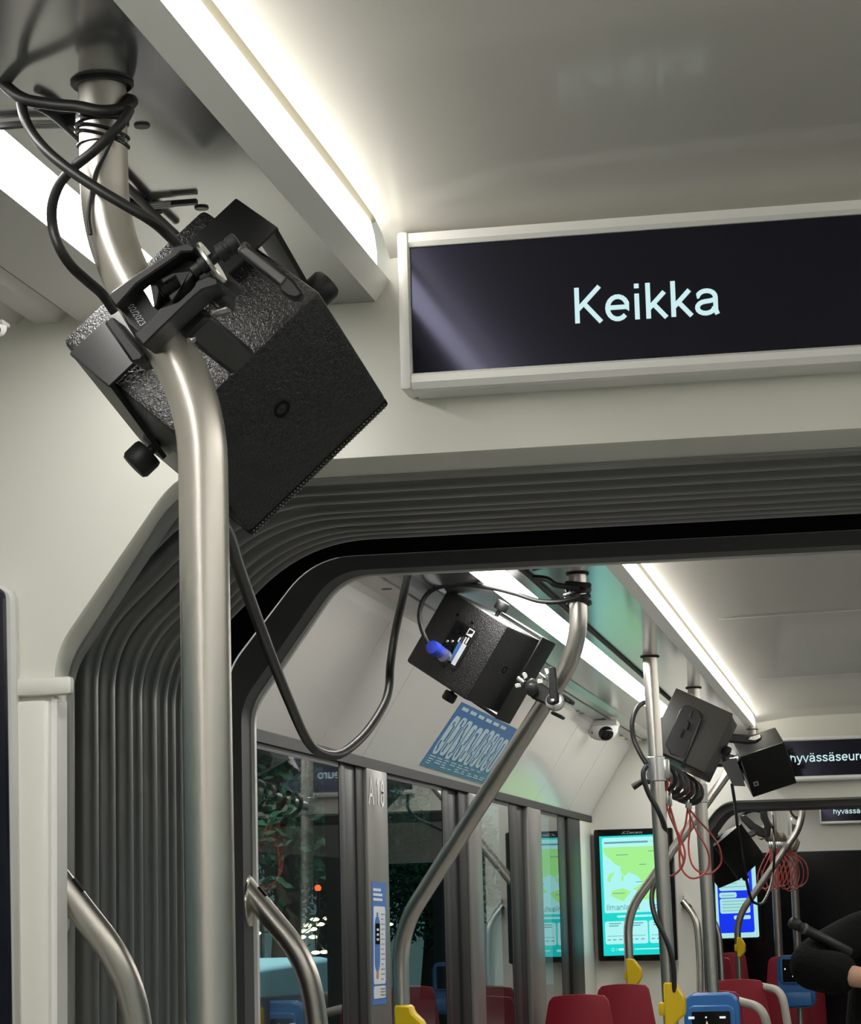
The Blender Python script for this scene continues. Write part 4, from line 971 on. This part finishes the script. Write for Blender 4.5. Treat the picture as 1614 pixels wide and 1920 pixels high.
# ================================================================== security camera domes
def dome(label, c, r):
    t = Thing('camera_dome', c, label, 'camera', 'white ceiling camera domes')
    t.add(box('mount', c+Vector((0, 0, r*.18)), (r*2.0, r*1.9, r*.36), M['baffle'], bevel=r*.08), 'grey mounting block')
    bm = bmesh.new(); bmlathe(bm, [(r*1.0, 0), (r*1.0, -r*.1), (r*.97, -r*.35), (r*.8, -r*.68), (r*.5, -r*.85), (r*.05, -r*.92)], c, (0, 0, 1), 28)
    t.add(frombm('shell', bm, M['white'], auto=True))
    d = Vector((.20, -.88, -.42)).normalized(); lc = c+d*r*.66+Vector((.10*r, 0, -.14*r))
    t.add(lathe('eye', [(r*.48, -.002), (r*.48, r*.26), (r*.42, r*.36), (r*.24, r*.46), (.001, r*.48)], lc, d, mat('smoked_dome', (.01, .01, .012), .04), n=24), 'black smoked eye')
    t.add(box('led', c+Vector((-r*.62, -r*.72, -r*.42)), (r*.06, r*.05, r*.16), M['screenblk']))
dome('white security camera dome with a black eye beyond the gangway', at(1130, 1362, Y=7.85)+Vector((0, 0, .0)), .050)
dome('white security camera dome cut by the left picture edge', at(-9, 612, Y=2.16), .0085*1.3)

# small countersunk screws in the ceilings
def ceil_screw(u, v, h, par, m='framedk', r=.0055):
    c_ = at(u, v, h=h); o = lathe('screw', [(r, .0), (r*.95, -.0012), (r*.4, -.0014)], c_, (0, 0, 1), M[m], n=14); o.parent = par; return o
ceilA = bpy.data.objects['ceiling']
for u, v in ((495, 90), (628, 271), (737, 415)): ceil_screw(u, v, CEIL+.0028, ceilA, 'alu', .0055)
low_ = [o for o in bpy.data.objects if o.name.startswith('ceiling') and o.type == 'MESH']
for u, v in ((655, 1083), (626, 1084), (725, 1104), (1081, 1333), (1090, 1337), (1163, 1380), (1172, 1386)): ceil_screw(u, v, LOW-.016, low_[1], 'framedk', .010)

# ================================================================== POSTER, STICKERS, NUMBERS
pn0 = Vector((-.95, 0, H+.507)); pn1 = Vector((WL, 0, H+.312)); sl = (pn1-pn0); sn = Vector((sl.z, 0, -sl.x)).normalized()
if sn.x < 0: sn = -sn
def onslope(u, v, z=.0008):
    d = CF+CR*((u-807)/FPX)+CU*((960-v)/FPX); o = Vector((0, 0, H)); p0 = pn0+sn*z
    return o+d*((p0-o).dot(sn)/d.dot(sn))
po = Thing('poster', onslope(880, 1440), 'blue poster with tall pale letters on the sloping panel over the windows', 'poster')
P_ = Sheet(onslope(787, 1433), onslope(905, 1470), onslope(866, 1316), sn)
sheet = P_.rect('sheet', 0, 0, 1, 1, 0, M['posterblue'], po)
P_.rect('lower_field', 0, 0, 1, .19, .0008, M['posterteal'], po, sheet)
rnd = random.Random(3)
for k in range(10):
    a = .035+k*.095; b0_ = .20+.012*math.sin(k*2.1); b1_ = .80+.02*math.sin(k*1.3)
    P_.rect('tall_letter', a, b0_, a+.078, b1_, .0008, M['posterpale'], po, sheet, .02)
    b = b0_+.05
    while b < b1_-.08:
        l = rnd.uniform(.05, .14); a1 = a+rnd.choice((.012, .024, .036, .048)); P_.rect('letter_gap', a1, b, a1+.016, min(b+l, b1_-.03), .0016, M['posterblue'], po, sheet)
        b += l*rnd.uniform(.5, 1.0)+.01
for r_, b in enumerate((.155, .118, .082, .048)):
    for k in range(9):
        if rnd.random() < .8: P_.rect('small_print', .04+k*.105, b, .04+k*.105+rnd.uniform(.04, .085), b+.014, .0016, M['posterpale'], po, sheet)
for k in range(6): P_.rect('heading_print', .05+k*.13, .90, .05+k*.13+.09, .95, .0008, M['posterpale'], po, sheet)
PX = WL+.0045
st = Thing('sticker', at(710, 1884, X=PX), 'narrow blue and white ticket reader notice on the silver window post', 'sticker')
S_ = Sheet(at(698, 1885, X=PX), at(724, 1881.5, X=PX), at(697, 1653, X=PX), (1, 0, 0))
sk = S_.rect('sheet', 0, 0, 1, 1, 0, M['stickblue'], st)
S_.rect('card', .08, .165, .92, .80, .0008, M['stickwhite'], st, sk, .06)
S_.rect('card', .08, .05, .92, .15, .0008, M['stickwhite'], st, sk, .06)
for b, l in ((.925, .55), (.885, .65), (.845, .65)): S_.rect('print_line', .06, b, .06+l, b+.022, .0008, M['stickwhite'], st, sk)
S_.rect('device', .14, .27, .50, .72, .0016, M['stickblue'], st, sk, .15)
S_.rect('device_screen', .17, .49, .47, .66, .0022, M['screenblk'], st, sk)
S_.rect('device_tip', .26, .21, .40, .27, .0016, M['orange'], st, sk)
S_.rect('device_tip', .28, .72, .38, .75, .0016, M['stickblue'], st, sk)
for b in (.60, .56, .52): S_.rect('device_mark', .24, b, .38, b+.018, .0028, M['stickwhite'], st, sk)
for k in range(14): S_.rect('print_line', .60, .20+.041*k, .60+(.25 if k % 3 else .16), .208+.041*k, .0016, M['framegrey'], st, sk)
for k in range(3): S_.rect('print_line', .55, .07+.025*k, .87, .08+.025*k, .0016, M['framegrey'], st, sk)
for ch, u, v in (('A', 691, 1507), ('1', 705, 1510), ('8', 713.5, 1512)):
    o = text('number', ch, at(u, v, X=PX-.0002), (0, 1, 0), (0, 0, 1), .078, M['print'], depth=.0008, weight=.10, width=1.0 if ch != '8' else .9); o.parent = silver
o = text('number', '1', at(893, 1543, X=PX-.0002), (0, 1, 0), (0, 0, 1), .062, M['print'], depth=.0008, weight=.10); o.parent = silver2

# ================================================================== SEATS, READERS, STOP BUTTONS
def seat(label, u0, u1, vt, Y, arm=None, wide=1.75, name='seat'):
    wt = (u1-u0)*Y/FPX; c_ = at((u0+u1)/2, vt, Y=Y); zt = c_.z; x = c_.x; zb = .50
    t = Thing(name, (x, Y+.1, 0), label, 'seat', 'red tram seats')
    L = zt-zb; rows = [(0, .84), (.012, .97), (.03, 1.02), (.20, 1.0+(wide-1)*.55), (.38, wide), (L, wide*1.02)]
    vs = []; fs = []
    for dz, k in rows:
        hw = wt/2*k; z = zt-dz; y = Y+.12*(dz/L)*-1
        cr = .018
        for q in range(9):
            s = -1+2*q/8; vs.append((x+s*hw, y+.02*s*s, z+(.006*(1-s*s) if dz < .02 else 0)))
        for q in range(9):
            s = 1-2*q/8; vs.append((x+s*hw*.985, y+.045+.02*s*s, z+(.006*(1-s*s) if dz < .02 else 0)))
    n = 18
    for j in range(len(rows)-1):
        for i in range(n): fs.append((j*n+i, j*n+(i+1) % n, (j+1)*n+(i+1) % n, (j+1)*n+i))
    fs += [tuple(range(n))[::-1], tuple(range((len(rows)-1)*n, len(rows)*n))]
    b_ = mesh('backrest', vs, fs, M['red']); b_.data.polygons.foreach_set('use_smooth', [True]*len(b_.data.polygons)); b_.data.set_sharp_from_angle(angle=math.radians(35)); t.add(b_)
    w_ = wt*wide
    t.add(box('cushion', (x, Y+.14, .47), (w_, .42, .07), M['red'], bevel=.02))
    t.add(box('pedestal', (x, Y+.14, .22), (w_*.35, .26, .44), M['framegrey'], bevel=.02))
    if arm: t.add(tube('armrest', fillet(px(arm, [Y+.04, Y-.04, Y-.04]), .05), .0135, mat('armrest_beige', (.42, .40, .36), .4) if 'armrest_beige' not in bpy.data.materials else bpy.data.materials['armrest_beige'], n=14))
seat('red seat at the bottom, left of the two before the map screen', 1026, 1138, 1869, 7.35, wide=1.6)
seat('red seat right below the map screen, behind the bent pole with a yellow box', 1119, 1214, 1849, 7.9, wide=1.7)
seat('red seat just behind the nearest blue ticket reader', 1292, 1384, 1862, 7.5, arm=[(1380, 1876), (1432, 1890), (1444, 1960)], wide=1.6)
seat('broad red seat with a beige arm rail behind the nearest blue reader', 1336, 1430, 1840, 8.3, arm=[(1428, 1850), (1466, 1857), (1480, 1945)], wide=1.6)
seat('small far red seat under the blue screen, left of its neighbour', 1330, 1368, 1798, 10.4, wide=1.5)
seat('far red seat crossed by the thin pole with the small yellow box', 1340, 1396, 1789, 11.5, wide=1.5)
seat('far red seat left of the farther blue ticket reader', 1440, 1498, 1796, 11.05, wide=1.5)
seat('far red seat right of the farther blue ticket reader', 1500, 1543, 1838, 12.6, wide=1.2)

def reader(label, u0, u1, v0, v1, Y, vs0, vs1, anchor, chin=False):
    t = Thing('ticket_reader', at((u0+u1)/2, v1, Y=Y), label, 'ticket reader', 'blue ticket readers')
    k = Y/FPX; c_ = at((u0+u1)/2, (v0+v1)/2, Y=Y); W = (u1-u0)*k; Hh = (v1-v0)*k
    pts = [(c_.x+a, Y, c_.z+b) for a, b in rrect(0, 0, W, Hh, W*.22)]
    t.add(prism('shell', pts, (0, .07, 0), M['blue'], bevel=.008))
    sc_ = at((u0+u1)/2, (vs0+vs1)/2, Y=Y); sw = W*.70; sh_ = (vs1-vs0)*k
    t.add(prism('rim', [(sc_.x+a, Y-.012, sc_.z+b) for a, b in rrect(0, W*.03, W*.86, sh_+W*.16, W*.13)], (0, .02, 0), M['blue'], bevel=.007))
    scr = t.add(prism('screen', [(sc_.x+a, Y-.0155, sc_.z+b) for a, b in rrect(0, 0, sw, sh_, W*.03)], (0, .006, 0), M['screenblk']))
    t.add(tube('arm', [c_+Vector((0, .05, 0)), Vector(anchor)], .018, M['blue']))
    return t, sc_, sw, sh_, scr
t1, s1c, s1w, s1h, scr1 = reader('nearest blue ticket reader with a black screen at the bottom edge', 1285, 1385, 1866, 2020, 6.6, 1898, 1985, at(1338, 1945, Y=6.9))
def dash(u, v, w_, h_, m, Y, T, scr): 
    k = Y/FPX; T.sub(box('pixel_mark', at(u, v, Y=Y-.0165), (w_*k, .001, h_*k), M[m], bevel=0), scr)
dash(1296, 1908.5, 11, 4.5, 'whitedot', 6.6, t1, scr1); dash(1354.5, 1907.5, 11, 4, 'whitedot', 6.6, t1, scr1); dash(1323.5, 1907.5, 3, 3, 'whitedot', 6.6, t1, scr1)
t1.sub(lathe('pixel_mark', [(.0001, 0), (.004, -.012), (.0035, -.02), (.0001, -.02)], at(1325, 1914, Y=6.582), (0, 0, 1), M['pinkdot'], n=10), scr1)
t2, s2c, s2w, s2h, scr2 = reader('farther blue ticket reader under the black sleeve of the person', 1458, 1526, 1794, 1888, 9.85, 1799, 1840, at(1500, 1875, Y=9.98))
dash(1489.5, 1830, 8, 3.5, 'whitedot', 9.85, t2, scr2); dash(1471.5, 1817, 2, 3, 'whitedot', 9.85, t2, scr2)
st_ = at(1499, 1888, Y=9.95); t2.add(tube('stand', [st_, Vector((st_.x+.003, 9.95, 0))], .012, M['alu'], n=12), 'pale metal stand')
t2.add(box('chin', at(1497, 1872, Y=9.85)+Vector((0, -.02, 0)), (.105, .06, .055), M['blue'], bevel=.008))

def stopbox(label, poly, Y, px_, r):
    t = Thing('stop_button', at(poly[0][0], poly[-1][1], Y=Y), label, 'stop button', 'yellow stop button boxes on the poles')
    t.add(pprism('shell', poly, Y-.022, .044, M['yellow'], bevel=.004))
    c_ = sum((at(u, v, Y=Y) for u, v in poly), Vector())/len(poly)
    t.add(box('pole_strap', Vector((px_, Y, c_.z)), (r*2.1, r*2.1, .03), M['yellow'], bevel=.003))
stopbox('yellow stop button box at the foot of the slanting pole, lower left', [(738, 1885), (768, 1885), (772, 1899), (791, 1917), (797, 1940), (790, 1970), (770, 1990), (741, 1992)], 4.7, q3.x, .0162)
stopbox('yellow stop button box in front of the red seat under the map screen', [(1173, 1797), (1187, 1798), (1193, 1806), (1201, 1816), (1203, 1832), (1196, 1845), (1191, 1849), (1191, 1858), (1175, 1858)], Y5, c3.x, .0158)
pz = at(1250, 1880, Y=Y3)
stopbox('biggest yellow stop button box, on the tall straight pole', [(1243, 1842), (1265, 1842), (1271, 1853), (1281, 1867), (1284, 1880), (1284, 1902), (1268, 1917), (1262, 1928), (1258, 1940), (1246, 1940)], Y3, pz.x, .0178)
stopbox('smallest yellow stop button box, under the blue screen', [(1381, 1757), (1389, 1758), (1397, 1771), (1397, 1785), (1389, 1795), (1381, 1795)], Y6, d3.x, .015)

# ================================================================== PERSON
def skinned(name, pts, edges, radii, m, parent, sub=2):
    me = bpy.data.meshes.new(name); me.from_pydata([tuple(p) for p in pts], edges, [])
    o = link(name, me, m, parent)
    md = o.modifiers.new('skin', 'SKIN'); md.use_smooth_shade = True
    for i, r in enumerate(radii):
        rr = r if isinstance(r, tuple) else (r, r)
        me.skin_vertices[0].data[i].radius = rr
    me.skin_vertices[0].data[0].use_root = True
    sb_ = o.modifiers.new('sub', 'SUBSURF'); sb_.levels = sub; sb_.render_levels = sub
    return o
PYY = 7.1
pbase = Vector((at(1695, 1900, Y=PYY).x, PYY, 0))
per = empty('person', pbase, 'person in loose black clothes at the right edge with a bent arm', 'person')
def J(u, v, Y): return at(u, v, Y=Y)-pbase
X0 = 0.0
pelvis = Vector((0, 0, .90)); chest = Vector((0, 0, 1.20)); neck = Vector((0, .01, 1.37)); headc = Vector((0, .0, 1.52))
shL = J(1612, 1752, 7.12); elL = J(1500, 1812, 6.95); wrL = J(1640, 1838, 6.85)
shR = Vector((-shL.x, .02, shL.z)); elR = Vector((-shL.x+.06, .0, shL.z-.28)); wrR = Vector((.10, -.16, shL.z-.22))
hipL = Vector((-.09, 0, .86)); knL = Vector((-.10, -.02, .47)); anL = Vector((-.10, .02, .09)); toL = Vector((-.11, -.14, .03))
bp = [pelvis, chest, Vector((0, .005, 1.32)), Vector((0, .012, 1.385)), Vector((0, .004, 1.43)), Vector((0, -.012, 1.462)), Vector((0, -.004, 1.52)), Vector((0, .004, 1.585)),
      shL, elL, wrL, shR, elR, wrR, hipL, knL, anL, toL,
      Vector((-hipL.x, 0, .86)), Vector((-knL.x, -.02, .47)), Vector((-anL.x, .02, .09)), Vector((-toL.x, -.14, .03)), Vector((0, 0, 1.28))]
be = [(0, 1), (1, 22), (22, 2), (2, 3), (3, 4), (4, 5), (5, 6), (6, 7), (22, 8), (8, 9), (9, 10), (22, 11), (11, 12), (12, 13), (0, 14), (14, 15), (15, 16), (16, 17), (0, 18), (18, 19), (19, 20), (20, 21)]
br_ = [(.13, .10), (.13, .10), (.055, .055), (.046, .048), (.050, .056), (.060, .072), (.076, .094), (.062, .078), .05, .040, .027, .05, .040, .027, .085, .058, .042, .035, .085, .058, .042, .035, (.09, .075)]
skinned('body', bp, be, br_, M['skin'], per)
# hands: palm and five separate fingers each
def hand(w_, d, up):
    d = Vector(d).normalized(); up = Vector(up); sd = d.cross(up).normalized(); up = sd.cross(d)
    pts = [w_, w_+d*.05]; ed = [(0, 1)]; rd = [.024, (.034, .016)]
    for k, L in enumerate((.070, .078, .074, .058)):
        b = w_+d*.075+sd*(-.026+.0175*k); i = len(pts)
        pts += [b, b+d*L*.45-up*.006, b+d*L*.8-up*.022, b+d*L-up*.034]; ed += [(1, i), (i, i+1), (i+1, i+2), (i+2, i+3)]; rd += [.0095, .0088, .0080, .0068]
    i = len(pts); b = w_+d*.03-sd*.030
    pts += [b, b+d*.03-sd*.020-up*.008, b+d*.055-sd*.022-up*.018]; ed += [(1, i), (i, i+1), (i+1, i+2)]; rd += [.012, .0105, .0085]
    return skinned('hand', pts, ed, rd, M['skin'], per, 1)
hand(wrL, (wrL-elL), (0, 0, 1)); hand(wrR, (wrR-elR), (0, 0, 1))
# clothes: loose top with baggy sleeves, trousers, shoes, hair, simple face
slv = elL.lerp(wrL, .77)
cp = [Vector((0, 0, .84)), Vector((0, 0, 1.10)), Vector((0, 0, 1.27)), Vector((0, .01, 1.345)), shL, shL.lerp(elL, .55)+Vector((0, 0, .0)), elL+Vector((-.004, 0, -.004)), elL.lerp(wrL, .34), slv, shR, shR.lerp(elR, .6), elR, elR.lerp(wrR, .3)]
skinned('loose_top', cp, [(0, 1), (1, 2), (2, 3), (2, 4), (4, 5), (5, 6), (6, 7), (7, 8), (2, 9), (9, 10), (10, 11), (11, 12)], [(.19, .15), (.18, .14), (.15, .12), (.07, .07), .082, .070, .062, .064, .062, .08, .072, .07, .065], M['cloth'], per)
for s in (-1, 1):
    skinned('trouser_leg', [Vector((s*.05, 0, .92)), Vector((s*.095, 0, .80)), Vector((s*.10, -.02, .47)), Vector((s*.10, .02, .10))], [(0, 1), (1, 2), (2, 3)], [.115, .115, .085, .07], M['cloth'], per)
    box('shoe', (s*.105, -.05, .045), (.095, .27, .09), M['plastblk'], per, bevel=.03, seg=3)
    ey = lathe('eye', [(.001, -.006), (.0055, -.003), (.0062, .002), (.0046, .0055), (.001, .0066)], (s*.028, -.078, 1.522), (0, -1, 0), M['print'], per, 14)
    lathe('iris', [(.0036, .0052), (.0032, .0068), (.001, .0072)], (s*.028, -.0785, 1.522), (0, -1, 0), M['hair'], ey, 12)
    lathe('eyebrow', [(.0025, 0), (.003, .012), (.002, .026)], (s*.018, -.086, 1.542), (s, .25, .05), M['hair'], per, 8)
    lathe('ear', [(.001, 0), (.022, .004), (.026, .010), (.015, .016)], (s*.074, .005, 1.515), (s, .3, 0), M['skin'], per, 12)
skinned('nose', [Vector((0, -.080, 1.522)), Vector((0, -.097, 1.492)), Vector((0, -.084, 1.487))], [(0, 1), (1, 2)], [.006, .010, .008], M['skin'], per, 1)
box('mouth', (0, -.082, 1.462), (.040, .010, .008), mat('lips', (.42, .18, .15), .5), per, bevel=.004)
bm = bmesh.new(); bmesh.ops.create_icosphere(bm, subdivisions=3, radius=1)
for v in bm.verts:
    v.co = Vector((v.co.x*.086, v.co.y*.104+.012, v.co.z*.095+1.545))
bmesh.ops.delete(bm, geom=[v for v in bm.verts if v.co.y < -.035 and v.co.z < 1.578 or v.co.z < 1.44], context='VERTS')
frombm('hair', bm, M['hair'], per, smooth=True)
mic = Thing('microphone', at(1500, 1738, Y=6.93), 'black stick-shaped handheld microphone resting on the black sleeve', 'microphone')
ma = at(1480, 1727, Y=6.92); mb = at(1590, 1786, Y=6.98)
md_ = (mb-ma).normalized()
mic.add(lathe('body', [(.012, .028), (.0145, .034), (.0150, .10), (.0165, .19), (.013, .195)], ma, md_, M['plastblk'], n=18))
mic.add(lathe('head', [(.004, -.002), (.013, .002), (.0165, .010), (.0165, .026), (.013, .032)], ma, md_, M['satinblk'], n=18))
mic.add(lathe('ring', [(.0152, .042), (.0162, .043), (.0162, .050), (.0152, .051)], ma, md_, M['cablegrey'], n=18), 'grey ring')

# ================================================================== OUTSIDE THE WINDOWS
struct(box('ground', (-31.3, 10, -.40), (60, 90, .1), mat('asphalt', (.05, .05, .05), .7, noise=(3, .3))))
def added_lamp(label, x, y, hgt, power):  # added lamps on posts, put in to brighten the trees and the van
    t = Thing('added_lamp', (x, y, -.35), label, 'added lamp', 'added lamps outside')
    t.add(tube('post', fillet([Vector((x, y, -.35)), Vector((x, y, hgt)), Vector((x+.9, y, hgt+.1))], .3), .06, M['framegrey']))
    t.add(box('head', (x+1.0, y, hgt+.08), (.5, .22, .10), M['framegrey'], bevel=.03))
    t.add(box('lens', (x+1.0, y, hgt+.022), (.36, .16, .02), emis('added_light', (1, .93, .8), 8)))
    ld = bpy.data.lights.new('added_light', 'SPOT'); ld.energy = power; ld.color = (1, .93, .82); ld.shadow_soft_size = .15; ld.spot_size = 2.4; ld.spot_blend = .5
    lo = bpy.data.objects.new('added_light', ld); COL.objects.link(lo); lo.location = (x+1.0, y, hgt-.03); lo.parent = t.o; lo.location = lo.location-t.loc
def tree(label, x, y, hgt, cr, seed):
    rn = random.Random(seed); t = Thing('tree', (x, y, -.35), label, 'tree', 'trees outside the windows')
    t.add(tube('trunk', [Vector((x, y, -.35)), Vector((x+.1, y, hgt*.5)), Vector((x, y+.1, hgt))], [.2, .15, .06], mat('bark', (.06, .05, .04), .8) if 'bark' not in bpy.data.materials else bpy.data.materials['bark']))
    vs = []; fs = []
    for k in range(7000):
        d = Vector((rn.gauss(0, 1), rn.gauss(0, 1), rn.gauss(0, 1))).normalized()*cr*(rn.random()**.4)*(1+.25*math.sin(5*rn.random()))
        c_ = Vector((x, y, hgt))+Vector((d.x, d.y, d.z*.9)); a = Vector((rn.gauss(0, 1), rn.gauss(0, 1), rn.gauss(0, 1))).normalized(); b = a.orthogonal().normalized(); s_ = rn.uniform(.05, .10)
        i = len(vs); vs += [c_-a*s_, c_+b*s_*.45, c_+a*s_, c_-b*s_*.45]; fs.append((i, i+1, i+2, i+3))
    l = t.add(mesh('leaves', vs, fs, mat('leaf_green', (.045, .16, .095), .6) if 'leaf_green' not in bpy.data.materials else bpy.data.materials['leaf_green'])); l['kind'] = 'stuff'
q = at(520, 1440, X=-6.5); tree('dark green tree filling the top of the first window', q.x, q.y, q.z+.2, 1.5, 1)
q = at(600, 1600, X=-13); tree('second dark tree behind the lanterns in the first window', q.x, q.y, q.z+.3, 2.2, 2)
q = at(800, 1640, X=-9); tree('dark tree seen through the second window', q.x, q.y, q.z+.2, 1.5, 3)
added_lamp('added lamp on a post, lighting the trees', -7.5, at(470, 1500, X=-6).y-3, 5.2, 3500)
added_lamp('second added lamp on a post, lighting the outside farther along', -5.5, at(800, 1500, X=-6).y, 5.2, 3000)
lanterns = [(633, 1712), (590, 1724), (614, 1722), (576, 1735), (600, 1733), (586, 1742), (552, 1748), (572, 1746), (565, 1757), (587, 1757), (640, 1745), (632, 1768), (608, 1785), (592, 1786), (480, 1750), (529, 1727), (730, 1733), (643, 1722)]
lt = at(600, 1700, X=-9.0)
for i, (u, v) in enumerate(lanterns):
    c_ = at(u, v, X=-9.0+.15*(i % 3)); o = lathe('lantern', [(.005, -.028), (.05, -.022), (.075, 0), (.05, .022), (.005, .028)], c_, (0, 0, 1), M['lantern'], n=12)
    o.data.transform(Matrix.Translation(-c_)); o.location = c_
    tag(o, 'small glowing yellow lantern strung outside the first window', 'lantern', 'lanterns strung outside')
for i in range(3):
    ps = sorted([at(u, v, X=-9.0+.15*i)+Vector((0, 0, .03)) for k, (u, v) in enumerate(lanterns) if k % 3 == i], key=lambda p: p.y)
    a_ = ps[0]+Vector((0, -1.2, .25)); b_ = ps[-1]+Vector((0, 1.2, .25))
    wt_ = Thing('lantern_wire', (a_.x, a_.y, -.35), ('front', 'middle', 'rear')[i]+' wire of the yellow lanterns with its two posts outside', 'wire', 'lantern wires outside')
    wt_.add(tube('wire', [a_]+ps+[b_], .010, M['plastblk'], n=6))
    for e in (a_, b_): wt_.add(tube('post', [Vector((e.x, e.y, -.35)), e], .03, M['framedk'], n=8))
c_ = at(596, 1665, X=-12); sg_ = Thing('signal_lamp', (c_.x, c_.y, -.35), 'small red signal lamp on a thin post, glowing in the first window', 'lamp')
sg_.add(lathe('lens', [(.02, -.05), (.065, -.035), (.07, 0), (.065, .035), (.02, .05)], c_, (1, -.6, 0), M['redlamp'], n=14))
sg_.add(tube('post', [Vector((c_.x, c_.y, -.35)), c_-Vector((0, 0, .06))], .04, M['framedk'], n=8))
bl = Thing('building', (-24, 55, -.35), 'long dark building far behind the trees outside', 'building')
bl.add(box('wall', (-25, 52, 3), (4, 70, 7), mat('dark_render', (.04, .05, .055), .8)))
for i in range(16):
    for j in range(2):
        if (i*7+j*3) % 5 < 3: bl.add(box('window', (-22.98, 24+i*3.6, 1.6+2.8*j), (.06, 1.3, 1.5), emis('lit_window', (.7, .75, .6), .35) if 'lit_window' not in bpy.data.materials else bpy.data.materials['lit_window'], bevel=.01))
added_lamp('added lamp on a post, lighting the pale blue van', -5.6, at(560, 1818, X=-2.9).y-.3, 4.2, 2600)  # lamp added above the view so the van shows up
# pale blue van parked outside
va = at(470, 1818, X=-2.9); vb = at(648, 1818, X=-2.9); ztop = va.z
vn = Thing('van', (-3.6, (va.y+vb.y)/2, -.35), 'pale blue van parked outside below the first window', 'van')
y0_, y1_ = va.y-1.6, vb.y+.05
prof = [(y0_, .0), (y0_, .75), (y0_+.25, ztop), (y1_-.35, ztop+.02), (y1_-.15, ztop-.03), (y1_-.03, ztop-.14), (y1_, .55), (y1_, .0)]
bm = bmesh.new(); A_ = [bm.verts.new((-2.9, y, z)) for y, z in prof]; B_ = [bm.verts.new((-4.5, y, z)) for y, z in prof]
bm.faces.new(A_); bm.faces.new(B_[::-1])
for i in range(len(prof)): bm.faces.new((A_[i], A_[(i+1) % 8], B_[(i+1) % 8], B_[i]))
bev(bm, .06, 3); vn.add(frombm('body', bm, mat('van_blue', (.36, .62, .80), .3, coat=.5), auto=True))
w0 = at(479, 1858, X=-2.88); w1 = at(585, 1862, X=-2.88)
vn.add(prism('side_window', [(-2.895, w0.y-1.2, w0.z), (-2.895, w1.y-.15, w1.z), (-2.895, w1.y, w1.z-.10), (-2.895, w1.y, w1.z-.45), (-2.895, w0.y-1.2, w1.z-.45)], (.012, 0, 0), mat('violet_glass', (.10, .06, .15), .2), bevel=.01), 'violet tinted side window')
mm_ = at(622, 1903, X=-2.7); vn.add(box('door_mirror', mm_, (.16, .10, .22), M['plastblk'], bevel=.03))
for y in (y0_+.5, y1_-.5): vn.add(lathe('wheel', [(.12, 0), (.30, 0), (.33, .03), (.33, .2), (.3, .22)], (-2.95, y, -.02), (-1, 0, 0), M['plastblk'], n=24))
